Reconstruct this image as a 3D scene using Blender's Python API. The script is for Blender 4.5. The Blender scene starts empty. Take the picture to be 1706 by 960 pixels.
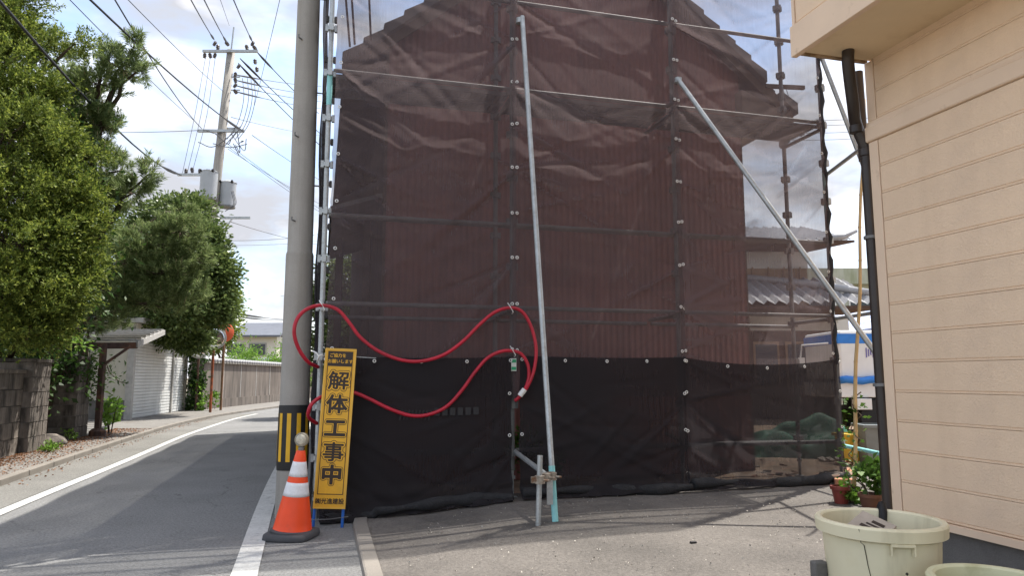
import bpy, math, random
import numpy as np
from mathutils import Vector, Matrix
R = math.radians
sc = bpy.context.scene
col = sc.collection
# ---------------------------------------------------------------- camera
H = 1.25; PITCH = 7.2; FPX = 1185.0
cd = bpy.data.cameras.new('camera'); cam = bpy.data.objects.new('camera', cd); col.objects.link(cam)
cam.location = (0, 0, H); cam.rotation_euler = (R(90 + PITCH), 0, 0)
cd.sensor_width = 36; cd.lens = 36 * FPX / 1706; cd.clip_start = .05; cd.clip_end = 3000
sc.camera = cam
# ---------------------------------------------------------------- sky and sun
SUN_EL, SUN_AZ = 65.5, 46.0           # azimuth clockwise from +Y (the view direction)
w = bpy.data.worlds.new('World'); sc.world = w; w.use_nodes = True
nt = w.node_tree; nt.nodes.clear()
out = nt.nodes.new('ShaderNodeOutputWorld'); bg = nt.nodes.new('ShaderNodeBackground')
sky = nt.nodes.new('ShaderNodeTexSky'); sky.sky_type = 'NISHITA'; sky.sun_disc = False
sky.sun_elevation = R(SUN_EL); sky.sun_rotation = R(SUN_AZ); sky.dust_density = 1.5; sky.air_density = 1.0
tc = nt.nodes.new('ShaderNodeTexCoord'); mp = nt.nodes.new('ShaderNodeMapping')
mp.inputs['Scale'].default_value = (1.0, 1.0, 2.4); mp.inputs['Location'].default_value = (3.1, 1.7, .35)
nz = nt.nodes.new('ShaderNodeTexNoise'); nz.inputs['Scale'].default_value = 2.6; nz.inputs['Detail'].default_value = 8
nz.inputs['Roughness'].default_value = .55; nz.inputs['Distortion'].default_value = .3
cr = nt.nodes.new('ShaderNodeValToRGB'); cr.color_ramp.elements[0].position = .36; cr.color_ramp.elements[1].position = .555
nz2 = nt.nodes.new('ShaderNodeTexNoise'); nz2.inputs['Scale'].default_value = 4.5; nz2.inputs['Detail'].default_value = 5
cr2 = nt.nodes.new('ShaderNodeValToRGB')
cr2.color_ramp.elements[0].position = .42; cr2.color_ramp.elements[0].color = (2.15, 2.2, 2.4, 1)
cr2.color_ramp.elements[1].position = .68; cr2.color_ramp.elements[1].color = (6.0, 5.95, 6.0, 1)
mx = nt.nodes.new('ShaderNodeMix'); mx.data_type = 'RGBA'
L = nt.links.new
L(tc.outputs['Generated'], mp.inputs['Vector']); L(mp.outputs[0], nz.inputs['Vector']); L(mp.outputs[0], nz2.inputs['Vector'])
L(nz.outputs['Fac'], cr.inputs['Fac']); L(nz2.outputs['Fac'], cr2.inputs['Fac'])
L(cr.outputs['Color'], mx.inputs['Factor']); L(sky.outputs['Color'], mx.inputs[6]); L(cr2.outputs['Color'], mx.inputs[7])
L(mx.outputs[2], bg.inputs['Color']); bg.inputs['Strength'].default_value = .125
L(bg.outputs[0], out.inputs['Surface'])
sd = bpy.data.lights.new('sun', 'SUN'); sd.energy = 2.9; sd.angle = R(.53); sd.color = (1, .95, .87)
sun = bpy.data.objects.new('sun', sd); col.objects.link(sun)
_az = R(SUN_AZ); _el = R(SUN_EL)
SUNV = Vector((math.sin(_az) * math.cos(_el), math.cos(_az) * math.cos(_el), math.sin(_el)))
sun.rotation_euler = SUNV.to_track_quat('Z', 'Y').to_euler(); sun.location = SUNV * 40
sc.view_settings.view_transform = 'Standard'; sc.view_settings.look = 'None'
sc.view_settings.exposure = 1.45; sc.view_settings.gamma = 1; sc.view_settings.use_curve_mapping = False
sc.render.engine = 'CYCLES'
sc.cycles.max_bounces = 8; sc.cycles.diffuse_bounces = 3; sc.cycles.glossy_bounces = 3
sc.cycles.transparent_max_bounces = 16; sc.cycles.transmission_bounces = 4
sc.cycles.use_denoising = True
sc.cycles.caustics_reflective = False; sc.cycles.caustics_refractive = False

# ---------------------------------------------------------------- helpers
_c, _s = math.cos(R(PITCH)), math.sin(R(PITCH))
def at(px, py, Y):
    a = (px - 853) / FPX; b = -(py - 480) / FPX
    d = (a, _c - b * _s, _s + b * _c); t = Y / d[1]
    return Vector((d[0] * t, Y, H + d[2] * t))
def atz(px, py, z=0.0):
    a = (px - 853) / FPX; b = -(py - 480) / FPX
    d = (a, _c - b * _s, _s + b * _c); t = (z - H) / d[2]
    return Vector((d[0] * t, d[1] * t, z))
TH = R(15); UX = Vector((math.cos(TH), math.sin(TH), 0)); NX = Vector((-math.sin(TH), math.cos(TH), 0)); P0 = Vector((0, 6.95, 0))
def net(a, d, z): return P0 + UX * a + NX * d + Vector((0, 0, z))
def onnet(px, py, d=0):
    a_ = (px - 853) / FPX; b = -(py - 480) / FPX
    dr = Vector((a_, _c - b * _s, _s + b * _c)); o = Vector((0, 0, H))
    t = (P0 + NX * d - o).dot(NX) / dr.dot(NX)
    return o + dr * t
def lin(r, g, b):
    f = lambda c: (c / 255 / 12.92) if c / 255 <= .04045 else ((c / 255 + .055) / 1.055) ** 2.4
    return (f(r), f(g), f(b))
class MB:
    def __init__(s): s.v = []; s.f = []
    def add(s, v, f):
        n = len(s.v); s.v += [tuple(p) for p in v]; s.f += [tuple(i + n for i in q) for q in f]; return s
    def box(s, c, size, rot=None):
        c = Vector(c); x, y, z = [k / 2 for k in size]
        vs = [Vector((i, j, k)) for i in (-x, x) for j in (-y, y) for k in (-z, z)]
        if rot is not None:
            if not isinstance(rot, Matrix): rot = Matrix.Rotation(rot, 3, 'Z')
            vs = [rot @ p for p in vs]
        return s.add([p + c for p in vs], [(0, 1, 3, 2), (4, 6, 7, 5), (0, 4, 5, 1), (2, 3, 7, 6), (0, 2, 6, 4), (1, 5, 7, 3)])
    def beam(s, a, b, wd, ht, up=(0, 0, 1)):
        a = Vector(a); b = Vector(b); d = (b - a).normalized(); up = Vector(up)
        x = d.cross(up)
        if x.length < 1e-4: x = d.cross(Vector((0, 1, 0)))
        x.normalize(); y = x.cross(d).normalized()
        vs = []
        for p in (a, b):
            for i, j in ((-1, -1), (1, -1), (1, 1), (-1, 1)): vs.append(p + x * i * wd / 2 + y * j * ht / 2)
        return s.add(vs, [(3, 2, 1, 0), (4, 5, 6, 7), (0, 1, 5, 4), (1, 2, 6, 5), (2, 3, 7, 6), (3, 0, 4, 7)])
    def path(s, pts, r, n=8, cap=True):
        pts = [Vector(p) for p in pts]; m = len(pts)
        rs = r if isinstance(r, (list, tuple)) else [r] * m
        vs = []; ref = None
        for i, p in enumerate(pts):
            d = (pts[min(i + 1, m - 1)] - pts[max(i - 1, 0)]).normalized()
            if ref is None: ref = Vector((0, 0, 1)) if abs(d.z) < .9 else Vector((1, 0, 0))
            x = ref - d * ref.dot(d)
            if x.length < 1e-5: x = d.orthogonal()
            x.normalize(); y = d.cross(x); ref = x
            for k in range(n):
                t = 2 * math.pi * k / n; vs.append(p + (x * math.cos(t) + y * math.sin(t)) * rs[i])
        fs = []
        for i in range(m - 1):
            for k in range(n):
                k2 = (k + 1) % n; fs.append((i * n + k, i * n + k2, (i + 1) * n + k2, (i + 1) * n + k))
        if cap: fs.append(tuple(range(n - 1, -1, -1))); fs.append(tuple(range((m - 1) * n, m * n)))
        return s.add(vs, fs)
    def tube(s, a, b, r, r2=None, n=10): return s.path([a, b], [r, r if r2 is None else r2], n)
    def lathe(s, prof, c=(0, 0, 0), n=24, M=None):
        c = Vector(c); vs = []; fs = []; m = len(prof)
        for r, z in prof:
            for k in range(n):
                t = 2 * math.pi * k / n; p = Vector((r * math.cos(t), r * math.sin(t), z))
                vs.append((M @ p if M else p) + c)
        for i in range(m - 1):
            for k in range(n):
                k2 = (k + 1) % n; fs.append((i * n + k, i * n + k2, (i + 1) * n + k2, (i + 1) * n + k))
        if prof[0][0] > 1e-6: fs.append(tuple(range(n - 1, -1, -1)))
        if prof[-1][0] > 1e-6: fs.append(tuple(range((m - 1) * n, m * n)))
        return s.add(vs, fs)
    def ext(s, poly, d):
        d = Vector(d); poly = [Vector(p) for p in poly]; n = len(poly)
        fs = [tuple(range(n - 1, -1, -1)), tuple(range(n, 2 * n))]
        for i in range(n): j = (i + 1) % n; fs.append((i, j, n + j, n + i))
        return s.add(poly + [p + d for p in poly], fs)
    def grid(s, fn, nu, nv):
        vs = [fn(i / nu, j / nv) for j in range(nv + 1) for i in range(nu + 1)]
        fs = [(j * (nu + 1) + i, j * (nu + 1) + i + 1, (j + 1) * (nu + 1) + i + 1, (j + 1) * (nu + 1) + i) for j in range(nv) for i in range(nu)]
        return s.add(vs, fs)
def mesh_of(name, v, f, m, smooth):
    me = bpy.data.meshes.new(name); me.from_pydata([tuple(p) for p in v], [], f)
    if m: me.materials.append(m)
    if smooth:
        me.polygons.foreach_set('use_smooth', [True] * len(me.polygons))
        if smooth is not True: me.set_sharp_from_angle(angle=R(smooth))
    me.update(); return me
def part(name, mb, m, parent, smooth=False, bevel=0, label=None, kind=None):
    """a child mesh; its vertices are given in world space"""
    me = mesh_of(name, mb.v, mb.f, m, smooth)
    o = bpy.data.objects.new(name, me); col.objects.link(o)
    if parent is not None:
        o.parent = parent
        o.matrix_parent_inverse = wm(parent).inverted()
    if bevel:
        b = o.modifiers.new('b', 'BEVEL'); b.width = bevel; b.segments = 2; b.limit_method = 'ANGLE'; b.angle_limit = R(40)
    if label: o['label'] = label
    if kind: o['kind'] = kind
    return o
def wm(o):
    if o.parent is None: return Matrix.Translation(o.location) @ o.rotation_euler.to_matrix().to_4x4()
    return wm(o.parent) @ o.matrix_parent_inverse @ Matrix.Translation(o.location) @ o.rotation_euler.to_matrix().to_4x4()
def inst(name, me, parent, M):
    """a child that shares mesh data, placed by the world matrix M"""
    o = bpy.data.objects.new(name, me); col.objects.link(o); o.parent = parent
    o.matrix_parent_inverse = wm(parent).inverted(); o.matrix_basis = M
    return o
def thing(name, label, cat, loc=(0, 0, 0), group=None):
    o = bpy.data.objects.new(name, None); col.objects.link(o); o.location = loc; o.empty_display_size = .1
    o['label'] = label; o['category'] = cat
    if group: o['group'] = group
    return o
def single(name, mb, m, label, cat, group=None, smooth=False, bevel=0):
    vs = np.array(mb.v); c = vs.mean(0); c[2] = vs[:, 2].min(); mb.v = (vs - c).tolist()
    o = part(name, mb, m, None, smooth, bevel); o.location = c
    o['label'] = label; o['category'] = cat
    if group: o['group'] = group
    return o
def structure(name, mb, m, smooth=False, parent=None):
    o = part(name, mb, m, parent, smooth)
    if parent is None: o['kind'] = 'structure'
    return o
def basis(ex, ey, ez, o):
    M = Matrix.Identity(4)
    for i, e in enumerate((ex, ey, ez)):
        for k in range(3): M[k][i] = e[k]
    for k in range(3): M[k][3] = o[k]
    return M
# ---------------------------------------------------------------- materials
def mat(name, c, rough=.75, var=.15, scale=3.0, bump=0, bscale=60, metal=0, c2=None, c2pos=(.5, .62), c2scale=2.0, streak=None, streakpos=(.5, .75), sscale=6.0,
        spec=.4, fine=0, fscale=150, emit=None, objrand=0, trans=0, detail=6, vstretch=.12):
    m = bpy.data.materials.new(name); m.use_nodes = True; t = m.node_tree; b = t.nodes['Principled BSDF']; N = t.nodes.new; K = t.links.new
    b.inputs['Roughness'].default_value = rough; b.inputs['Metallic'].default_value = metal; b.inputs['Specular IOR Level'].default_value = spec
    co = N('ShaderNodeTexCoord').outputs['Object']
    def noise(sca, det=detail, vec=None, ro=.6):
        n = N('ShaderNodeTexNoise'); n.inputs['Scale'].default_value = sca; n.inputs['Detail'].default_value = det; n.inputs['Roughness'].default_value = ro
        K(vec or co, n.inputs['Vector']); return n.outputs['Fac']
    def ramp(fac, p, a, bb):
        r = N('ShaderNodeValToRGB'); r.color_ramp.elements[0].position = p[0]; r.color_ramp.elements[1].position = p[1]
        r.color_ramp.elements[0].color = (*a, 1); r.color_ramp.elements[1].color = (*bb, 1); K(fac, r.inputs['Fac']); return r.outputs['Color']
    def mixc(f, a, bb, mode='MIX'):
        x = N('ShaderNodeMix'); x.data_type = 'RGBA'; x.blend_type = mode
        if hasattr(f, 'links'): K(f, x.inputs['Factor'])
        else: x.inputs['Factor'].default_value = f
        for s_, i in ((a, 6), (bb, 7)):
            if hasattr(s_, 'links'): K(s_, x.inputs[i])
            else: x.inputs[i].default_value = (*s_, 1)
        return x.outputs[2]
    lo = tuple(k * (1 - var) for k in c); hi = tuple(min(1, k * (1 + var)) for k in c)
    cc = ramp(noise(scale), (.3, .7), lo, hi)
    if c2: cc = mixc(ramp(noise(c2scale, 8), c2pos, (0, 0, 0), (1, 1, 1)), cc, c2)
    if streak:
        mpn = N('ShaderNodeMapping'); mpn.inputs['Scale'].default_value = (1, 1, vstretch); K(co, mpn.inputs['Vector'])
        cc = mixc(ramp(noise(sscale, 6, mpn.outputs[0]), streakpos, (0, 0, 0), (1, 1, 1)), cc, streak)
    if fine:
        cc = mixc(1.0, cc, ramp(noise(fscale, 3, None, .8), (.3, .7), (1 - fine,) * 3, (1 + fine,) * 3), 'MULTIPLY')
    if objrand:
        oi = N('ShaderNodeObjectInfo')
        cc = mixc(1.0, cc, ramp(oi.outputs['Random'], (0, 1), (1 - objrand,) * 3, (1 + objrand,) * 3), 'MULTIPLY')
    K(cc, b.inputs['Base Color'])
    if bump:
        bn = N('ShaderNodeBump'); bn.inputs['Strength'].default_value = bump; bn.inputs['Distance'].default_value = .02
        K(noise(bscale, 4), bn.inputs['Height']); K(bn.outputs[0], b.inputs['Normal'])
    if emit: b.inputs['Emission Color'].default_value = (*emit, 1); b.inputs['Emission Strength'].default_value = 1
    return m
def leafmat(name, c, c2, tr=.35, rough=.5):
    m = bpy.data.materials.new(name); m.use_nodes = True; t = m.node_tree; N = t.nodes.new; K = t.links.new
    b = t.nodes['Principled BSDF']; o = t.nodes['Material Output']
    g = N('ShaderNodeNewGeometry'); r = N('ShaderNodeValToRGB'); r.color_ramp.elements[0].color = (*c, 1); r.color_ramp.elements[1].color = (*c2, 1)
    e = r.color_ramp.elements.new(.55); e.color = (*[(x * .7 + y * .3) for x, y in zip(c, c2)], 1)
    K(g.outputs['Random Per Island'], r.inputs['Fac']); K(r.outputs[0], b.inputs['Base Color']); b.inputs['Roughness'].default_value = rough
    b.inputs['Specular IOR Level'].default_value = .3
    tl = N('ShaderNodeBsdfTranslucent'); K(r.outputs[0], tl.inputs['Color']); ms = N('ShaderNodeMixShader'); ms.inputs[0].default_value = tr
    K(b.outputs[0], ms.inputs[1]); K(tl.outputs[0], ms.inputs[2]); K(ms.outputs[0], o.inputs['Surface'])
    return m
def netmat(name, c, through, hue=1):
    m = bpy.data.materials.new(name); m.use_nodes = True; t = m.node_tree; N = t.nodes.new; K = t.links.new
    t.nodes.remove(t.nodes['Principled BSDF']); o = t.nodes['Material Output']
    d = N('ShaderNodeBsdfDiffuse'); d.inputs['Color'].default_value = (*c, 1)
    tl = N('ShaderNodeBsdfTranslucent'); tl.inputs['Color'].default_value = (*c, 1)
    a = N('ShaderNodeMixShader'); a.inputs[0].default_value = .5; K(d.outputs[0], a.inputs[1]); K(tl.outputs[0], a.inputs[2])
    tp = N('ShaderNodeBsdfTransparent'); ms = N('ShaderNodeMixShader')
    co = N('ShaderNodeTexCoord'); n = N('ShaderNodeTexNoise'); n.inputs['Scale'].default_value = 1.3; n.inputs['Detail'].default_value = 5
    K(co.outputs['Object'], n.inputs['Vector'])
    # fine vertical weave and slow unevenness of the mesh
    mpn = N('ShaderNodeMapping'); mpn.inputs['Scale'].default_value = (90, 90, 1.2); K(co.outputs['Object'], mpn.inputs['Vector'])
    n2 = N('ShaderNodeTexNoise'); n2.inputs['Scale'].default_value = 1; n2.inputs['Detail'].default_value = 2; K(mpn.outputs[0], n2.inputs['Vector'])
    r = N('ShaderNodeMapRange'); r.inputs[1].default_value = .3; r.inputs[2].default_value = .7
    r.inputs[3].default_value = 1 - through - .05; r.inputs[4].default_value = 1 - through + .05; K(n.outputs['Fac'], r.inputs[0])
    r2 = N('ShaderNodeMapRange'); r2.inputs[1].default_value = .3; r2.inputs[2].default_value = .7; r2.inputs[3].default_value = -.025; r2.inputs[4].default_value = .025
    K(n2.outputs['Fac'], r2.inputs[0])
    ad = N('ShaderNodeMath'); ad.operation = 'ADD'; ad.use_clamp = True; K(r.outputs[0], ad.inputs[0]); K(r2.outputs[0], ad.inputs[1])
    # fold light put into opacity: gathered ridges let less through and show paler
    at_ = N('ShaderNodeAttribute'); at_.attribute_name = 'fold_tone'; ad2 = N('ShaderNodeMath'); ad2.operation = 'MULTIPLY_ADD'; ad2.use_clamp = True; ad2.inputs[1].default_value = .16
    K(at_.outputs['Fac'], ad2.inputs[0]); K(ad.outputs[0], ad2.inputs[2]); K(ad2.outputs[0], ms.inputs[0]); K(tp.outputs[0], ms.inputs[1]); K(a.outputs[0], ms.inputs[2]); K(ms.outputs[0], o.inputs['Surface'])
    return m
def asphalt(name, c, crack=.0, patch=None):
    m = mat(name, c, .9, .14, .9, bump=.7, bscale=90, fine=.38, fscale=48, c2=patch, c2pos=(.5, .75), c2scale=.35, spec=.25)
    if crack:
        t = m.node_tree; N = t.nodes.new; K = t.links.new; b = t.nodes['Principled BSDF']
        src = b.inputs['Base Color'].links[0].from_socket
        co = N('ShaderNodeTexCoord'); nn = N('ShaderNodeTexNoise'); nn.inputs['Scale'].default_value = 3; nn.inputs['Detail'].default_value = 6
        K(co.outputs['Object'], nn.inputs['Vector'])
        mx_ = N('ShaderNodeMix'); mx_.data_type = 'RGBA'; mx_.blend_type = 'LINEAR_LIGHT'; mx_.inputs['Factor'].default_value = .25
        K(co.outputs['Object'], mx_.inputs[6]); K(nn.outputs['Color'], mx_.inputs[7])
        vo = N('ShaderNodeTexVoronoi'); vo.feature = 'DISTANCE_TO_EDGE'; vo.inputs['Scale'].default_value = crack; K(mx_.outputs[2], vo.inputs['Vector'])
        n3 = N('ShaderNodeTexNoise'); n3.inputs['Scale'].default_value = .8; K(co.outputs['Object'], n3.inputs['Vector'])
        rr = N('ShaderNodeMapRange'); rr.inputs[1].default_value = 0; rr.inputs[2].default_value = .009; rr.inputs[3].default_value = .5; rr.inputs[4].default_value = 1; K(vo.outputs['Distance'], rr.inputs[0])
        r4 = N('ShaderNodeMapRange'); r4.inputs[1].default_value = .5; r4.inputs[2].default_value = .6; K(n3.outputs['Fac'], r4.inputs[0])
        mm = N('ShaderNodeMix'); mm.data_type = 'FLOAT'; K(r4.outputs[0], mm.inputs[0]); mm.inputs[2].default_value = 1; K(rr.outputs[0], mm.inputs[3])
        mu = N('ShaderNodeMix'); mu.data_type = 'RGBA'; mu.blend_type = 'MULTIPLY'; mu.inputs['Factor'].default_value = 1
        K(src, mu.inputs[6]); K(mm.outputs[0], mu.inputs[7]); K(mu.outputs[2], b.inputs['Base Color'])
    return m
M = {}
M['steel'] = mat('galvanised_steel', (.42, .44, .44), .45, .18, 9, metal=.55, fine=.12, fscale=60, c2=(.3, .29, .27), c2pos=(.55, .75), c2scale=12)
M['darksteel'] = mat('weathered_steel', (.2, .2, .2), .6, .2, 8, metal=.4)
M['teal'] = mat('teal_painted_steel', (.28, .62, .62), .5, .12, 9)
M['dimsteel'] = mat('dimmed_steel', (.2, .2, .195), .6, .2, 8, metal=.3, fine=.12, fscale=60)  # darker copy of the steel: dimming by the net put into the colour
M['black'] = mat('black_plastic', (.012, .012, .013), .6, .3)
M['white'] = mat('white_paint', (.75, .75, .73), .5, .08)
M['conc'] = mat('concrete', (.32, .31, .28), .85, .14, 3, bump=.25, bscale=90, fine=.1, streak=(.2, .19, .17), streakpos=(.5, .8))
M['conc_dark'] = mat('dark_concrete', (.16, .15, .14), .9, .2, 3, bump=.3, bscale=70, fine=.12)
M['polecrete'] = mat('pole_concrete', (.33, .31, .28), .8, .08, 4, fine=.08, fscale=120, streak=(.22, .2, .17), streakpos=(.45, .85), sscale=9, vstretch=.05)
M['wire'] = mat('cable_black', (.02, .02, .022), .6)
M['wiregrey'] = mat('cable_grey', (.12, .12, .13), .6)
M['bark'] = mat('bark', (.09, .065, .045), .95, .35, 12, bump=.8, bscale=40)
# ================================================================= ground, road, pavements
def crv(pts, n=160, y0=None, y1=None):
    ys = np.array([p[1] for p in pts]); xs = np.array([p[0] for p in pts])
    Y = np.linspace(ys[0], ys[-1], n); X = np.interp(Y, ys, xs)
    k = 9; Xp = np.concatenate([X[0] + (X[1] - X[0]) * np.arange(-k, 0), X, X[-1] + (X[-1] - X[-2]) * np.arange(1, k + 1)])
    X = np.convolve(Xp, np.ones(2 * k + 1) / (2 * k + 1), 'valid')
    return X, Y
KERB = [(-1.6, -6), (-3.4, 0), (-4.75, 4.5), (-5.9, 8.4), (-6.53, 10.5), (-7.46, 13.8), (-9.1, 20.1), (-9.65, 25), (-9.8, 30), (-9.7, 36), (-9.0, 44), (-7, 56)]
kx, ky = crv(KERB)
def kerbx(y): return float(np.interp(y, ky, kx))
LINE_L = [(-1.25, -6), (-2.9, 0), (-4.88, 7), (-5.26, 8.5), (-5.86, 10.9), (-7.16, 15.6), (-8.55, 22.0), (-8.9, 25)]
LINE_R = [(.9, -6), (-.35, 0), (-1.7, 4.71), (-2.01, 5.73), (-2.56, 7.67), (-3.15, 9.85), (-5.0, 17), (-6.2, 24)]
def fx(x): return min(1.0, max(.3, (x + 1.5) / 1.5))
def zap(y): return max(.004, .05 + .03 * (y - 4.5))
M['ground'] = mat('bare_earth', (.2, .17, .12), .95, .3, .5, bump=.4, bscale=20, fine=.2)
M['road'] = asphalt('road_asphalt', (.2, .2, .197), crack=.8, patch=(.23, .228, .222))
M['gutter'] = asphalt('gutter_concrete', (.2, .195, .18))
M['paint'] = mat('road_paint', (.5, .5, .48), .8, .1, 3, fine=.18, fscale=60, c2=(.3, .3, .3), c2pos=(.55, .72), c2scale=14, bump=.3, bscale=120)
M['pave'] = mat('old_pavement', (.2, .19, .175), .92, .18, 1.2, bump=.35, bscale=90, fine=.2, fscale=90, c2=(.13, .115, .1), c2pos=(.5, .7), c2scale=1.2)
M['apron'] = mat('forecourt_concrete', (.148, .134, .12), .92, .13, .8, bump=.6, bscale=80, fine=.36, fscale=45, c2=(.09, .082, .074), c2pos=(.44, .72), c2scale=1.1)
M['apronkerb'] = mat('kerb_concrete', (.22, .2, .175), .9, .14, 2, bump=.3, bscale=90, fine=.15)
M['soil'] = mat('site_soil', (.26, .19, .135), .95, .3, 2, bump=.7, bscale=14, fine=.3, fscale=40, c2=(.34, .2, .14), c2pos=(.55, .65), c2scale=6)
g = MB(); g.add([(-700, -300, -.03), (700, -300, -.03), (700, 1400, -.03), (-700, 1400, -.03)], [(0, 1, 2, 3)])
structure('ground', g, M['ground'])
def strip(xa, xb, ys, z):
    m = MB(); v = []; f = []
    for i, y in enumerate(ys): v += [(xa[i], y, z), (xb[i], y, z)]
    for i in range(len(ys) - 1): f.append((2 * i, 2 * i + 1, 2 * i + 3, 2 * i + 2))
    return m.add(v, f)
xr = np.array([(1.2 if y < 6.6 else -.9 - .268 * (y - 6.6)) for y in ky])
structure('road', strip(kx, xr, ky, 0), M['road'])
lx, ly = crv(LINE_L)
# the pale gutter strip between kerb and line, then the painted lines on top
gx = np.interp(ly, ky, kx)
structure('gutter', strip(gx, lx - .03, ly, .004), M['gutter'])
structure('road_line', strip(lx, lx + .13, ly, .008), M['paint'])
rx, ry = crv(LINE_R); structure('road_line', strip(rx - .08, rx + .09, ry, .008), M['paint'])
# left pavement with low kerb
wx = np.interp(ky, [-6, 8, 11, 14.5, 17, 20.7, 26, 40, 56], [-9, -9.2, -9.5, -10.5, -11.5, -13, -13.5, -13.5, -12]) - 3
m = strip(wx, kx - .1, ky, .06); structure('pavement', m, M['pave'])
kb = thing('kerb', '', ''); del kb['label'], kb['category']; kb['kind'] = 'structure'
seg = 0.9; y = 3.0; ks = 0
while y < 36:
    y2 = y + seg - .015; a = Vector((kerbx(y) - .05, y, .03)); b_ = Vector((kerbx(y2) - .05, y2, .03))
    part('kerb_stone', MB().beam(a, b_, .11, .105), M['apronkerb'], kb, bevel=.012); y += seg
# sloping forecourt in front of the net, with its raised edge
EDGE = [(.9, -2), (.3, 0), (-.5, 3), (-.89, 4.53), (-1.36, 6.29), (-1.42, 6.75)]
ex_ = lambda y: float(np.interp(y, [p[1] for p in EDGE], [p[0] for p in EDGE]))
m = MB(); v = []; f = []; nu, nv = 40, 60
rngz = random.Random(3)
for j in range(nv + 1):
    for i in range(nu + 1):
        t = i / nu; y0, y1 = -2, 6.75
        yl = y0 + (y1 - y0) * j / nv; pl = Vector((ex_(yl) + .1, yl, 0)); pr = Vector((4.6, -1 + 9.4 * j / nv, 0))
        p = pl.lerp(pr, t); p.z = zap(p.y) * fx(p.x) + .006 * math.sin(p.x * 2.1 + p.y) * min(1, t * 6); v.append(p)
f = [(j * (nu + 1) + i, j * (nu + 1) + i + 1, (j + 1) * (nu + 1) + i + 1, (j + 1) * (nu + 1) + i) for j in range(nv) for i in range(nu)]
structure('forecourt', m.add(v, f), M['apron'], True)
m = MB(); ys = np.linspace(-2, 6.62, 40); v = []; f = []
for y in ys:
    x = ex_(y); z = zap(y) * fx(x) + .012; v += [(x - .012, y, -.01), (x, y, z - .006), (x + .012, y, z), (x + .11, y, z), (x + .115, y, z - .03)]
for i in range(len(ys) - 1):
    for k in range(4): f.append((5 * i + k, 5 * i + k + 1, 5 * i + 6 + k, 5 * i + 5 + k))
f.append((0 + 5 * (len(ys) - 1), 1 + 5 * (len(ys) - 1), 2 + 5 * (len(ys) - 1), 3 + 5 * (len(ys) - 1), 4 + 5 * (len(ys) - 1)))
structure('forecourt_kerb', m.add(v, f), M['apronkerb'])
m = MB(); rg = np.random.default_rng(5)
def sitefn(u, v):
    p = net(-1.7 + 26 * u ** 1.5, .14 + 45 * v ** 1.7, 0); p.z = .1 + .03 * math.sin(p.x * 3.1) * math.sin(p.y * 2.3 + 1) + .02 * rg.random(); return p
structure('site_ground', m.grid(sitefn, 70, 60), M['soil'], True)

# ================================================================= near utility pole
base = atz(484, 862, 0); top = at(524, -260, 6.78)
up = thing('utility_pole', 'grey concrete utility pole with black and yellow striped band beside the net', 'utility pole', base)
ax = (top - base); axn = ax.normalized()
def pp(z): return base + ax * (z / ax.z)
part('shaft', MB().path([pp(-.05), pp(1.2), pp(2.42), pp(2.44), pp(4.5), pp(top.z)], [.139, .131, .125, .117, .111, .1], 28), M['polecrete'], up, 40)
part('sleeve', MB().path([pp(1.6), pp(2.41)], [.1315, .1275], 28, False), M['polecrete'], up, True)
M['stripe_black'] = mat('wrap_black', (.018, .018, .018), .55, .2, 6); M['stripe_yellow'] = mat('wrap_yellow', (.75, .42, .02), .5, .08, 6, c2=(.5, .3, .05), c2pos=(.6, .75), c2scale=12)
wr = part('striped_band', MB().path([pp(.42), pp(.45), pp(.98), pp(1.0)], [.139, .141, .1375, .136], 32, False), M['stripe_black'], up, True)
for k in range(10):
    t = 2 * math.pi * k / 10 + .16
    def ring(z, tt): 
        r = .1425 - .006 * (z - .45); return pp(z) + Vector((math.cos(tt), math.sin(tt), 0)) * r
    mb = MB(); n = 4; v = []
    for i in range(n + 1):
        tt = t + .27 * i / n; v += [ring(.5, tt), ring(.93, tt)]
    mb.add(v, [(2 * i, 2 * i + 2, 2 * i + 3, 2 * i + 1) for i in range(n)]); part('yellow_stripe', mb, M['stripe_yellow'], wr, True)
for z, s_ in ((4.55, 1), (3.55, 1), (2.72, 1), (4.05, -1), (3.1, -1), (5.05, -1)):
    c = pp(z) + Vector((-.02 * s_, -.1, 0)) if s_ > 0 else pp(z) + Vector((.11, .02, 0))
    d = Vector((-.02, -.06, 0)) if s_ > 0 else Vector((.06, .02, 0))
    part('step_bolt', MB().path([c, c + d, c + d + Vector((0, 0, .03))], .008, 6), M['darksteel'], up)

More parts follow.
